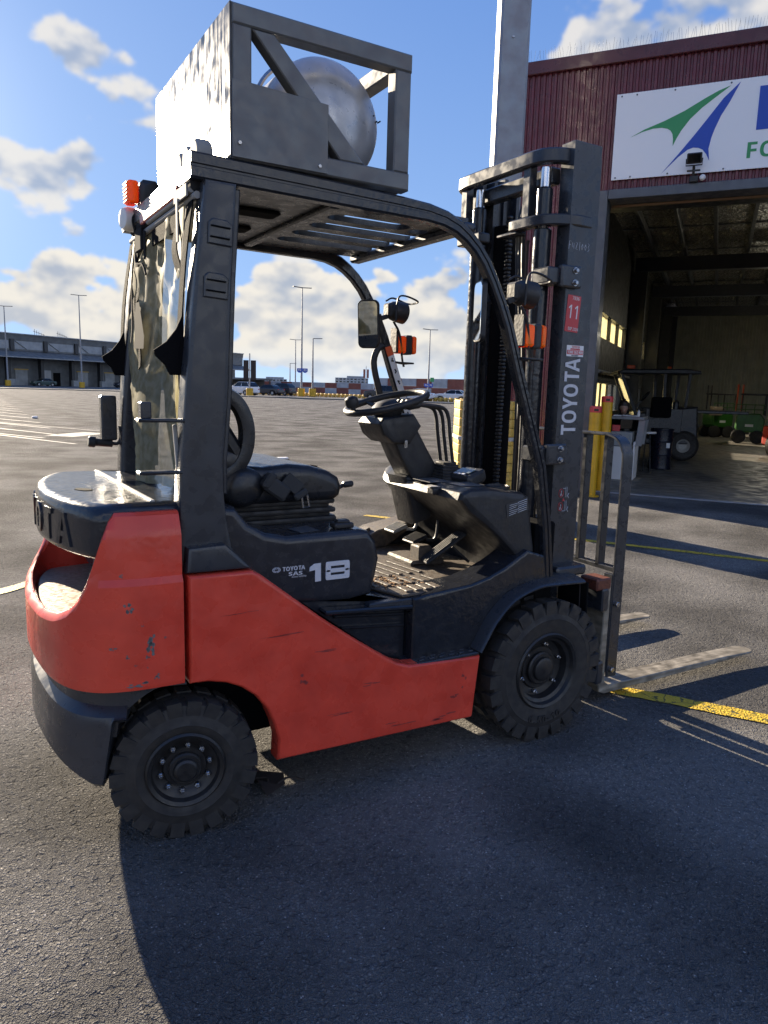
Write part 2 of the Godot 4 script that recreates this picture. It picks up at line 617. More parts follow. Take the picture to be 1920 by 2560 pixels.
	var im := Image.create_from_data(w, h, false, Image.FORMAT_RGBF, data.to_byte_array())
	var pm := PanoramaSkyMaterial.new()
	pm.panorama = ImageTexture.create_from_image(im)
	var s := Sky.new()
	s.sky_material = pm
	return s

var SUN_TO := Vector3.ZERO

func P(x: float, y: float, z: float) -> Vector3:
	return Vector3(x, y, z)

func xy(a: Array) -> Array:
	var o: Array = []
	for k in range(0, a.size(), 2):
		o.append(Vector2(a[k], a[k + 1]))
	return o

const XZ := Transform3D(Vector3(1, 0, 0), Vector3(0, 0, 1), Vector3(0, 1, 0), Vector3.ZERO)
const ZY := Transform3D(Vector3(0, 0, 1), Vector3(0, 1, 0), Vector3(1, 0, 0), Vector3.ZERO)

func T(o: Vector3, ry := 0.0, rx := 0.0, rz := 0.0) -> Transform3D:
	return Transform3D(Basis.from_euler(Vector3(rx, ry, rz)), o)

func smooth_path(pts: Array, steps := 5, loop := false) -> Array:
	var o: Array = []
	var n := pts.size()
	for i in (n if loop else n - 1):
		var p1: Vector3 = pts[i]
		var p2: Vector3 = pts[(i + 1) % n]
		var p0: Vector3 = pts[(i + n - 1) % n] if loop or i > 0 else p1 * 2.0 - p2
		var p3: Vector3 = pts[(i + 2) % n] if loop or i < n - 2 else p2 * 2.0 - p1
		for k in steps:
			o.append(p1.cubic_interpolate(p2, p0, p3, float(k) / steps))
	if not loop:
		o.append(pts[n - 1])
	return o

func rect(w: float, h: float, b: float) -> Array:
	var x := w * 0.5
	var y := h * 0.5
	return [Vector2(x - b, -y), Vector2(x, -y + b), Vector2(x, y - b), Vector2(x - b, y), Vector2(-x + b, y), Vector2(-x, y - b), Vector2(-x, -y + b), Vector2(-x + b, -y)]

func rrect(w: float, h: float, r: float, n := 4) -> Array:
	var o: Array = []
	for q in [[1, -1, -PI / 2], [1, 1, 0.0], [-1, 1, PI / 2], [-1, -1, PI]]:
		for k in n + 1:
			var a: float = q[2] + PI * 0.5 * k / n
			o.append(Vector2(q[0] * (w * 0.5 - r) + r * cos(a), q[1] * (h * 0.5 - r) + r * sin(a)))
	return o

# outlines seen from above, from the right seam round the back to the left seam
const CW := [0.0, 0.50, -0.07, 0.4995, -0.13, 0.496, -0.185, 0.485, -0.225, 0.468, -0.260, 0.440, -0.292, 0.398, -0.318, 0.335, -0.338, 0.245, -0.350, 0.14, -0.356, 0.05]
const LID := [-0.03, 0.436, -0.09, 0.438, -0.15, 0.440, -0.19, 0.440, -0.214, 0.432, -0.234, 0.408, -0.258, 0.355, -0.284, 0.280, -0.304, 0.190, -0.316, 0.10, -0.320, 0.03]

func outline(half: Array, steps := 4) -> Array:
	var pts: Array = []
	var n := half.size() / 2
	for k in n:
		pts.append(Vector3(half[k * 2], 0, half[k * 2 + 1]))
	for k in range(n - 1, -1, -1):
		pts.append(Vector3(half[k * 2], 0, -half[k * 2 + 1]))
	var o: Array = []
	for p in smooth_path(pts, steps):
		o.append(Vector2(p.x, p.z))
	return o

func edge_z(half: Array, x: float) -> float:
	for k in range(0, half.size() - 2, 2):
		if x <= half[k] and x >= half[k + 2]:
			return lerpf(half[k + 1], half[k + 3], (half[k] - x) / (half[k] - half[k + 2]))
	return half[half.size() - 1]

func make_wheel(parent: Node, c: Vector3, R: float, w: float, rim: float, lugs: int, bolts: int, turn: float, side: float, deep := 1.0, dish := 0.048) -> void:
	var t := Transform3D(Basis.from_euler(Vector3(0, turn + (0.0 if side > 0 else PI), 0)), c)
	var wheel := Node3D.new()
	wheel.name = "wheel"
	parent.add_child(wheel, true)
	var h := w * 0.5
	var b := nb()
	b.lathe([Vector2(rim - 0.004, -h + 0.012), Vector2(rim + 0.012, -h + 0.002), Vector2(R - 0.062, -h), Vector2(R - 0.012 - 0.022 * deep, -h + 0.010), Vector2(R - 0.004 - 0.020 * deep, -h + 0.026), Vector2(R - 0.002 - 0.018 * deep, 0), Vector2(R - 0.004 - 0.020 * deep, h - 0.026), Vector2(R - 0.012 - 0.022 * deep, h - 0.010), Vector2(R - 0.052, h - 0.003), Vector2(R - 0.066, h), Vector2(R - 0.070, h + 0.002), Vector2(R - 0.076, h), Vector2(rim + 0.016, h - 0.002), Vector2(rim - 0.004, h - 0.014)], t, 72, true)
	for k in lugs:
		for q in [1.0, -1.0]:
			var a: float = TAU * (k + (0.0 if q > 0 else 0.5)) / lugs
			var rad := Vector3(cos(a), sin(a), 0)
			var tan_ := Vector3(-sin(a), cos(a), 0)
			var wd := TAU * R / lugs
			var ring: Array = []
			for e in [[0.02, 0.0], [h * 0.96, 0.0], [h + 0.0005 - 0.004 * (1.0 - deep), -0.018], [h + 0.0005 - 0.006 * (1.0 - deep), -0.050]]:
				var z: float = e[0] * q
				var r: float = R + e[1]
				var sk: float = 0.010 * (1.0 - absf(e[0]) / h) * q
				var ww: float = wd * (0.34 if e[0] < h * 0.9 else 0.33)
				var low: float = 0.030 if e[0] < h * 0.9 else 0.012
				var dirn := rad if e[0] < h * 0.9 else (rad * 0.6 + Vector3(0, 0, q) * 0.8)
				var top := t * (rad * r + tan_ * sk + Vector3(0, 0, z))
				var tb := t.basis
				ring.append([top - tb * tan_ * ww, top + tb * tan_ * ww, top + tb * tan_ * (ww * 1.08) - tb * dirn * low, top - tb * tan_ * (ww * 1.08) - tb * dirn * low])
			b.loft(ring)
	put("tyre", b, M.rubber, wheel, 34.0)
	b = nb()
	b.lathe([Vector2(0, -h + 0.03), Vector2(rim - 0.01, -h + 0.03), Vector2(rim + 0.004, -h + 0.014), Vector2(rim + 0.004, h - 0.016), Vector2(rim + 0.010, h - 0.003), Vector2(rim + 0.004, h + 0.003), Vector2(rim - 0.006, h - 0.002), Vector2(rim - 0.012, h - 0.016), Vector2(rim - 0.024, h - 0.022), Vector2(rim - 0.030, h - dish - 0.002), Vector2(rim * 0.62, h - dish - 0.008), Vector2(rim * 0.58, h - dish), Vector2(0, h - dish)], t, 48)
	put("rim", b, M.rim, wheel)
	b = nb()
	b.lathe([Vector2(rim * 0.46, h - dish - 0.007), Vector2(rim * 0.46, h - dish + 0.012), Vector2(rim * 0.42, h - dish + 0.017), Vector2(rim * 0.34, h - dish + 0.017), Vector2(rim * 0.32, h - dish + 0.028), Vector2(rim * 0.26, h - dish + 0.033), Vector2(0, h - dish + 0.033)], t, 32)
	put("hub", b, M.rim, wheel)
	for k in bolts:
		var a := TAU * (k + 0.3) / bolts
		var r := rim * 0.68
		b = nb()
		b.cyl(t * Vector3(cos(a) * r, sin(a) * r, h - dish - 0.006), t * Vector3(cos(a) * r, sin(a) * r, h - dish + 0.010), 0.0085, 6, 0.002)
		b.cyl(t * Vector3(cos(a) * r, sin(a) * r, h - dish), t * Vector3(cos(a) * r, sin(a) * r, h - dish + 0.018), 0.005, 8, 0.001)
		put("wheel_nut", b, M.steel, wheel)

func make_forklift() -> void:
	var F := thing("forklift", "red and black counterbalance forklift with gas tank cradle on its roof", "forklift")
	var b: B
	var o: MeshInstance3D
	# --- chassis and body
	b = nb()
	b.box(P(0.70, 0.36, 0), P(1.30, 0.34, 0.66), 0.02)
	b.box(P(0.33, 0.60, 0), P(0.62, 0.26, 0.60), 0.02)
	b.box(P(0.02, 0.25, 0), P(0.14, 0.12, 0.74), 0.02)
	b.box(P(1.36, 0.29, 0), P(0.20, 0.20, 0.60), 0.03)
	b.box(P(1.44, 0.50, 0), P(0.22, 0.36, 0.60), 0.01)
	b.box(P(1.40, 0.66, 0), P(0.10, 0.34, 0.84), 0.01)
	put("chassis", b, M.dark, F)
	for s in [1.0, -1.0]:
		make_wheel(F, P(1.363, 0.274, 0.437 * s), 0.274, 0.156, 0.140, 24, 6, 0.0, s, 0.55)
		make_wheel(F, P(0.0, 0.209, 0.438 * s), 0.209, 0.126, 0.104, 22, 10, deg_to_rad(-9.0), s, 0.08, 0.026)
		var red := xy([0.007, 0.784, 0.192, 0.782, 0.221, 0.767, 0.272, 0.726, 0.426, 0.604, 0.559, 0.508, 0.66, 0.440, 0.70, 0.415, 0.749, 0.398, 1.049, 0.382, 1.026, 0.153, 0.274, 0.169, 0.277, 0.239, 0.262, 0.292, 0.240, 0.345, 0.205, 0.393, 0.160, 0.430, 0.113, 0.453, 0.06, 0.466, 0.007, 0.469])
		put("side_panel", nb().prism(red, 0.43 * s, 0.50 * s, 0.012, Transform3D.IDENTITY, 3), M.red, F, 30.0)
	for k in 7:
		var a := deg_to_rad(-112.0 + k * 7.0)
		var rr := 0.192
		text("sidewall_lettering", "6.50-10"[k], 0.040, 0.004, M.rubber, F, Transform3D(Basis.from_euler(Vector3(0, 0, a + PI / 2)), P(1.363 + rr * cos(a), 0.274 + rr * sin(a), 0.5165)))
	# counterweight: outer wall with raised shoulders and a low lip at the back
	var rings: Array = []
	var tops := [[-0.185, 0.965], [-0.200, 0.945], [-0.218, 0.895], [-0.250, 0.785], [-0.272, 0.730], [-0.292, 0.698], [-0.318, 0.672], [-0.345, 0.655], [-0.4, 0.648]]
	for q in outline(CW, 6):
		var x: float = q.x
		var hh := 0.965
		for k in tops.size() - 1:
			if x <= tops[k][0] and x > tops[k + 1][0]:
				hh = lerpf(tops[k][1], tops[k + 1][1], (tops[k][0] - x) / (tops[k][0] - tops[k + 1][0]))
		var up := clampf((hh - 0.70) / 0.26, 0.0, 1.0)
		var r: Array = []
		for e in [[0.03, 0.472], [0.004, 0.476], [0.0, 0.49], [0.0, 0.58], [0.0, minf(0.772, hh - 0.03)], [0.012 * up, minf(0.790, hh - 0.025)], [0.012 * up, minf(0.90, hh - 0.022)], [0.022 * up, minf(0.925, hh - 0.018)], [0.006 + 0.032 * up, hh - 0.008], [0.018 + 0.032 * up, hh], [lerpf(0.024, 0.07, up), hh], [lerpf(0.030, 0.085, up), hh - 0.012], [0.09, 0.472]]:
			var l: float = q.length()
			var p: Vector2 = q * (1.0 - e[0] / l)
			r.append(P(p.x - 0.008, e[1], p.y))
		rings.append(r)
	o = put("counterweight", nb().loft(rings), M.red, F, 26.0)
	var chips := nb()
	var rng := RandomNumberGenerator.new()
	rng.seed = 5
	for c in [[-0.105, 0.595, 0.016, 0.030], [-0.10, 0.615, 0.012, 0.022], [-0.108, 0.570, 0.008, 0.008], [-0.135, 0.495, 0.030, 0.010], [-0.085, 0.512, 0.009, 0.010], [-0.155, 0.715, 0.014, 0.018], [-0.16, 0.575, 0.008, 0.007], [-0.17, 0.80, 0.007, 0.006], [-0.20, 0.60, 0.018, 0.006], [-0.06, 0.62, 0.004, 0.004], [-0.12, 0.66, 0.004, 0.003], [-0.14, 0.55, 0.004, 0.004], [-0.11, 0.54, 0.003, 0.003]]:
		for k in 7:
			var cx: float = c[0] + rng.randf_range(-0.7, 0.7) * c[2]
			var cy: float = c[1] + rng.randf_range(-0.7, 0.7) * c[3]
			var nz := edge_z(CW, cx + 0.008)
			if cy > 0.785:
				nz -= 0.012
			var n2 := Vector3(edge_z(CW, cx + 0.012) - edge_z(CW, cx + 0.004), 0, -0.008).normalized() * -1.0
			n2 = Vector3(-absf(n2.x), 0, absf(n2.z)).normalized()
			var tx := Vector3(n2.z, 0, -n2.x)
			var ring: Array = []
			var ring2: Array = []
			var m := 8
			for j in m:
				var a := TAU * j / m
				var rr := rng.randf_range(0.25, 1.0) * 0.42
				var pp: Vector3 = P(cx, cy, nz + 0.0004) + tx * cos(a) * rr * c[2] + Vector3.UP * sin(a) * rr * c[3]
				ring.append(pp + n2 * 0.0008)
				ring2.append(pp - n2 * 0.004)
			chips.loft([ring2, ring])
	put("paint_chips", chips, mat(Color(0.13, 0.14, 0.14), 0.6), o)
	var scuffs := nb()
	for c in [[0.46, 0.50, 0.10, 0.004], [0.30, 0.575, 0.16, 0.003], [0.62, 0.36, 0.06, 0.005], [0.93, 0.245, 0.03, 0.012], [0.98, 0.30, 0.015, 0.02], [0.72, 0.20, 0.09, 0.006], [0.90, 0.18, 0.08, 0.010], [0.36, 0.42, 0.02, 0.02], [0.15, 0.66, 0.09, 0.002], [0.55, 0.28, 0.13, 0.003]]:
		for k in 4:
			var cx: float = c[0] + rng.randf_range(-0.6, 0.6) * c[2]
			var cy: float = c[1] + rng.randf_range(-1.2, 1.2) * c[3]
			var ring: Array = []
			var ring2: Array = []
			for j in 8:
				var a := TAU * j / 8
				var rr := rng.randf_range(0.3, 1.0) * 0.4
				ring.append(P(cx + cos(a) * rr * c[2], cy + sin(a) * rr * c[3], 0.5006))
				ring2.append(P(cx + cos(a) * rr * c[2], cy + sin(a) * rr * c[3], 0.498))
			scuffs.loft([ring2, ring])
	put("scuff_marks", scuffs, mat(Color(0.24, 0.035, 0.030), 0.6), F)
	# step behind the lip
	var st: Array = []
	for q in outline(CW, 3):
		st.append(q * 0.915)
	put("rear_step", nb().prism(st, 0.615, 0.634, 0.004, XZ), M.step, F)
	b = nb()
	b.box(P(-0.05, 0.75, 0), P(0.17, 0.22, 0.84), 0.02)
	put("engine_bay", b, M.black, F)
	put("tow_pin", nb().cyl(P(-0.15, 0.63, 0.10), P(-0.15, 0.86, 0.10), 0.030, 20), M.black, F)
	# lid over the engine, wrapping down at the back
	rings = []
	for e in [[0.838, 0.965], [0.845, 0.990], [0.858, 1.0], [0.940, 0.998], [0.960, 0.990], [0.974, 0.972], [0.982, 0.945], [0.985, 0.90]]:
		var r: Array = []
		var s1: float = e[1]
		for q in outline(LID, 5):
			r.append(P(q.x * s1 - 0.004, e[0], q.y * s1))
		r.append(P(0.065, e[0] - 0.006, -0.43 * s1))
		r.append(P(0.065, e[0] - 0.006, 0.43 * s1))
		rings.append(r)
	o = put("rear_hood", nb().loft(rings), M.black_gloss, F, 40.0)
	b = nb()
	b.bar(P(-0.085, 0.987, -0.38), P(-0.065, 0.987, 0.405), 0.014, 0.006)
	put("trim_strip", b, M.bracket, o)
	put("vent_hole", nb().prism(xy([-0.03, -0.018, 0.0, -0.024, 0.03, -0.018, 0.042, 0.0, 0.03, 0.018, 0.0, 0.024, -0.03, 0.018, -0.042, 0.0]), 0.9845, 0.9865, 0.0, Transform3D(Vector3(0.4, 0, 0.7), Vector3(-0.7, 0, 0.4), Vector3(0, 1, 0), P(-0.20, 0, 0.10))), M.dark, o)
	var lets := "TOYOTA"
	var walk := outline(LID, 12)
	for k in 6:
		var want := (k - 2.5) * 0.118
		# distance along the outline from its middle
		var mid := walk.size() / 2
		var run := 0.0
		var i := mid
		var dirn := -1 if want > 0.0 else 1
		while run < absf(want) and i > 0 and i < walk.size() - 1:
			run += (walk[i] as Vector2).distance_to(walk[i + dirn])
			i += dirn
		var c: Vector2 = walk[i]
		var tn: Vector2 = (walk[i - 2] - walk[i + 2]).normalized()
		var nrm := Vector3(-tn.y, 0, tn.x)
		if nrm.x > 0.0:
			nrm = -nrm
		text("raised_letter", lets[k], 0.128, 0.005, M.black_gloss, o, T(P(c.x - 0.004, 0.903, c.y) + nrm * 0.001, atan2(nrm.x, nrm.z)), "Droid Sans", true, 1.05)
	# black skirt and bumper under the counterweight
	rings = []
	for q in outline(CW, 5):
		var lo := 0.33
		if q.x > -0.2:
			lo = 0.232 + sqrt(maxf(0.0, 0.245 * 0.245 - q.x * q.x))
		lo = clampf(lo, 0.33, 0.466)
		var k := 0.93 if q.x < -0.1 else lerpf(0.97, 0.93, -q.x / 0.1)
		rings.append([P(q.x * k, lo, q.y * k), P(q.x * k, 0.474, q.y * k), P(q.x * 0.7, 0.474, q.y * 0.7), P(q.x * 0.7, lo, q.y * 0.7)])
	put("rear_skirt", nb().loft(rings), M.black, F)
	rings = []
	for q in outline(CW, 8):
		if q.x > -0.165:
			continue
		var edge := clampf((-0.200 - q.x) / 0.028, 0.0, 1.0)
		var low := lerpf(0.195, 0.245, clampf((-0.25 - q.x) / 0.10, 0.0, 1.0))
		var lo := lerpf(0.385, low, edge)
		var l: float = q.length()
		var r: Array = []
		for e in [[0.012, lo], [0.0, lo + 0.012], [0.002, maxf(0.375, lo + 0.013)], [0.010, 0.400], [0.045, 0.428], [0.11, 0.430], [0.11, lo]]:
			var p: Vector2 = q * (1.0 - e[0] / l)
			r.append(P(p.x - 0.004, e[1], p.y))
		rings.append(r)
	put("rear_bumper", nb().loft(rings), M.black, F, 30.0)
	# --- rear pillars, roof rails and front pillars
	for s in [1.0, -1.0]:
		var pil := Node3D.new()
		pil.name = "rear_pillar"
		F.add_child(pil, true)
		var py := xy([0.080, 1.85, 0.052, 1.62, 0.025, 1.361, 0.006, 1.113, -0.003, 0.93, 0.0, 0.79, 0.185, 0.79, 0.150, 0.845, 0.136, 0.92, 0.128, 1.0, 0.126, 1.093, 0.142, 1.288, 0.153, 1.60, 0.170, 1.85])
		put("post", nb().prism(py, 0.375 * s, 0.452 * s, 0.012, Transform3D.IDENTITY, 2), M.black, pil, 30.0)
		put("door_seal", nb().prism(xy([0.128, 1.0, 0.126, 1.093, 0.142, 1.288, 0.153, 1.60, 0.168, 1.84, 0.185, 1.84, 0.170, 1.60, 0.158, 1.288, 0.142, 1.093, 0.142, 1.0]), 0.385 * s, 0.432 * s, 0.004), M.black, pil)
		put("pillar_foot", nb().prism(xy([0.004, 0.788, 0.198, 0.786, 0.150, 0.835, 0.118, 0.865, 0.010, 0.862]), 0.40 * s, 0.488 * s, 0.012, Transform3D.IDENTITY, 2), M.black, pil, 30.0)
		for e in [[1.715, 0.118], [1.575, 0.105]]:
			var ps := nb()
			var c := P(e[1], e[0], 0.453 * s)
			ps.prism([Vector2(-0.034, -0.03), Vector2(0.034, -0.034), Vector2(0.036, 0.022), Vector2(0.02, 0.034), Vector2(-0.02, 0.036), Vector2(-0.032, 0.025)], -0.001 * s, 0.006 * s, 0.003, T(c))
			put("pillar_vent", ps, M.black, pil)
		var slot := nb()
		for e in [[1.728, 0.118], [1.700, 0.116], [1.588, 0.105], [1.560, 0.103]]:
			slot.bar(P(e[1] - 0.026, e[0] + 0.003, 0.459 * s), P(e[1] + 0.028, e[0], 0.459 * s), 0.010, 0.004)
		put("vent_slot", slot, M.dark, pil)
		var out := [0.045, 1.915, 0.35, 1.908, 0.70, 1.897, 0.80, 1.891, 0.87, 1.878, 0.925, 1.857, 0.968, 1.830, 1.010, 1.795, 1.050, 1.750, 1.090, 1.688, 1.128, 1.620, 1.165, 1.543, 1.219, 1.400, 1.288, 1.225, 1.356, 1.050, 1.40, 0.83, 1.431, 0.598]
		var th := [0.068, 0.066, 0.060, 0.055, 0.050, 0.046, 0.043, 0.041, 0.040, 0.039, 0.039, 0.039, 0.040, 0.040, 0.041, 0.042, 0.042]
		var rg: Array = []
		var cnt := out.size() / 2
		for i in cnt:
			var p := Vector2(out[i * 2], out[i * 2 + 1])
			var pa := Vector2(out[maxi(i - 1, 0) * 2], out[maxi(i - 1, 0) * 2 + 1])
			var pc := Vector2(out[mini(i + 1, cnt - 1) * 2], out[mini(i + 1, cnt - 1) * 2 + 1])
			var tn := (pc - pa).normalized()
			var nn := Vector2(tn.y, -tn.x)
			var h: float = th[i]
			var r: Array = []
			for e in [[0.006, 0.0], [0.0, 0.006], [0.0, h * 0.42], [0.004, h * 0.46], [0.004, h * 0.54], [0.0, h * 0.58], [0.0, h - 0.006], [0.006, h], [0.034, h], [0.040, h - 0.006], [0.040, 0.006], [0.034, 0.0]]:
				var q: Vector2 = p + nn * e[1]
				r.append(P(q.x, q.y, (0.446 - e[0]) * s))
			rg.append(r)
		put("guard_rail", nb().loft(rg), M.black_gloss, F, 30.0)
		b = nb()
		b.box(P(1.415, 0.600, 0.43 * s), P(0.10, 0.012, 0.10), 0.003)
		b.cyl(P(1.46, 0.60, 0.46 * s), P(1.46, 0.615, 0.46 * s), 0.008, 6, 0.002)
		put("pillar_base", b, M.black, F)
	# roof sheet with slots
	var roof := CSGBox3D.new()
	roof.name = "roof_panel"
	roof.size = P(0.92, 0.018, 0.80)
	roof.position = P(0.52, 1.869, 0)
	roof.material_override = M.black
	F.add_child(roof, true)
	for z in [0.215, 0.075, -0.075, -0.215]:
		for e in [[0.60, 0.955], [-1.0, 0.0]]:
			if e[0] < 0.0:
				continue
			var x1: float = 0.82 if z > 0.2 else e[1]
			var cb := CSGBox3D.new()
			cb.size = P(x1 - e[0], 0.1, 0.086)
			cb.position = P((e[0] + x1) * 0.5 - 0.52, 0, z)
			cb.operation = CSGShape3D.OPERATION_SUBTRACTION
			roof.add_child(cb)
			for xx in [e[0], x1]:
				var cc := CSGCylinder3D.new()
				cc.radius = 0.043
				cc.height = 0.1
				cc.sides = 24
				cc.position = P(xx - 0.52, 0, z)
				cc.operation = CSGShape3D.OPERATION_SUBTRACTION
				roof.add_child(cc)
	var c1 := CSGCylinder3D.new()
	c1.radius = 0.036
	c1.height = 0.1
	c1.sides = 24
	c1.position = P(0.918 - 0.52, 0, 0.19)
	c1.operation = CSGShape3D.OPERATION_SUBTRACTION
	roof.add_child(c1)
	b = nb()
	put("roof_crossbar", nb().bar(P(0.50, 1.853, -0.38), P(0.50, 1.853, 0.38), 0.035, 0.018, Vector3.UP, 0.006), M.black, F)
	put("roof_crossbar", nb().bar(P(0.985, 1.85, -0.41), P(0.985, 1.85, 0.41), 0.05, 0.03, Vector3.UP, 0.008), M.black, F)
	put("roof_crossbar", nb().bar(P(0.085, 1.875, -0.41), P(0.085, 1.875, 0.41), 0.07, 0.06, Vector3.UP, 0.008), M.black, F)
	for z in [0.13, -0.14]:
		b = nb()
		b.prism([Vector2(-0.07, -0.045), Vector2(0.07, -0.045), Vector2(0.085, -0.03), Vector2(0.085, 0.03), Vector2(0.07, 0.045), Vector2(-0.07, 0.045), Vector2(-0.085, 0.03), Vector2(-0.085, -0.03)], 1.850, 1.862, 0.005, Transform3D(Vector3(1, 0, 0), Vector3(0, 0, 1), Vector3(0, 1, 0), P(0.33, 0, z)))
		put("roof_recess", b, M.dark, F)
	make_cradle(F)
	make_cab(F)
	make_rear_fittings(F)
	make_mast(F)

func make_cradle(F: Node3D) -> void:
	var b := nb()
	var C := Node3D.new()
	C.name = "gas_tank_cradle"
	F.add_child(C, true)
	var y0 := 1.915
	var y1 := 2.30
	put("rear_plate", nb().box(P(0.157, 2.108, 0.04), P(0.006, 0.386, 0.796), 0.002), M.plate, C)
	for s in [0.44, -0.36]:
		var q := -0.05 if s > 0 else 0.05
		b = nb()
		b.prism(xy([0.160, y0, 0.720, y0, 0.720, y0 + 0.05, 0.160, y0 + 0.05]), s + q, s, 0.004)
		b.prism(xy([0.160, y1 - 0.05, 0.720, y1 - 0.05, 0.720, y1, 0.160, y1]), s + q, s, 0.004)
		b.prism(xy([0.664, y0 + 0.05, 0.718, y0 + 0.05, 0.718, y1 - 0.05, 0.664, y1 - 0.05]), s + q, s - signf(s) * 0.001, 0.004)
		b.prism(xy([0.161, y0 + 0.05, 0.215, y0 + 0.05, 0.215, y1 - 0.05, 0.161, y1 - 0.05]), s + q, s - signf(s) * 0.001, 0.004)
		b.prism(xy([0.216, y1 - 0.051, 0.280, y1 - 0.051, 0.565, y0 + 0.051, 0.485, y0 + 0.051]), s + q + signf(s) * 0.004, s - signf(s) * 0.003, 0.003)
		put("side_frame", b, M.cradle, C)
	put("floor_pan", nb().box(P(0.44, 1.9215, 0.04), P(0.50, 0.006, 0.69), 0.001), M.dark, C)
	put("side_plate", nb().prism(xy([0.158, 1.918, 0.441, 1.918, 0.441, 2.103, 0.206, 2.111, 0.158, 2.111]), 0.4405, 0.446, 0.001), M.cradle, C)
	for e in [[0.69, y1 - 0.026], [0.69, y0 + 0.024], [0.19, y0 + 0.024], [0.19, y1 - 0.026]]:
		put("cross_tube", nb().bar(P(e[0], e[1], -0.31), P(e[0], e[1], 0.39), 0.048, 0.048), M.cradle, C)
	b = nb()
	for e in [[0.415, 1.935], [0.178, 1.955]]:
		b.cyl(P(e[0], e[1], 0.444), P(e[0], e[1], 0.450), 0.006, 6, 0.001)
	put("bolt", b, M.steel, C)
	# gas cylinder lying across the frame
	var prof: Array = [Vector2(0, -0.34)]
	for k in 9:
		var a := PI * 0.5 * k / 8.0
		prof.append(Vector2(0.182 * sin(a), -0.25 - 0.09 * cos(a)))
	for k in 11:
		var a := PI * 0.5 * k / 10.0
		prof.append(Vector2(0.182 * cos(a), 0.24 + 0.095 * sin(a)))
	var tank := put("gas_cylinder", nb().lathe(prof, Transform3D(Basis.IDENTITY, P(0.500, 2.108, 0.045)), 56), M.tank, F)
	b = nb()
	b.tube(smooth_path([P(0.315, 2.13, 0.20), P(0.32, 2.19, 0.20), P(0.36, 2.25, 0.20), P(0.43, 2.288, 0.20), P(0.53, 2.296, 0.20), P(0.64, 2.24, 0.20), P(0.69, 2.13, 0.20)], 4), 0.008, 6)
	b.bar(P(0.318, 2.0, 0.13), P(0.318, 2.2, 0.13), 0.03, 0.004)
	put("tank_strap", b, M.steel, tank)
	b = nb()
	b.box(P(0.25, 2.14, 0.20), P(0.05, 0.05, 0.04), 0.006)
	b.cyl(P(0.26, 2.14, 0.20), P(0.33, 2.15, 0.20), 0.012, 10)
	put("valve", b, M.steel, tank)
	b = nb()
	for k in 9:
		b.cyl(P(0.565 + k * 0.0135, 2.165 - k * 0.004 - 0.006 * sin(k * 2.0), 0.345 - absf(k - 1.0) * 0.004), P(0.565 + k * 0.0135, 2.165 - k * 0.004 - 0.006 * sin(k * 2.0), 0.362 - k * 0.0035), 0.0022, 6)
	put("stamp_marks", b, M.dark, tank)

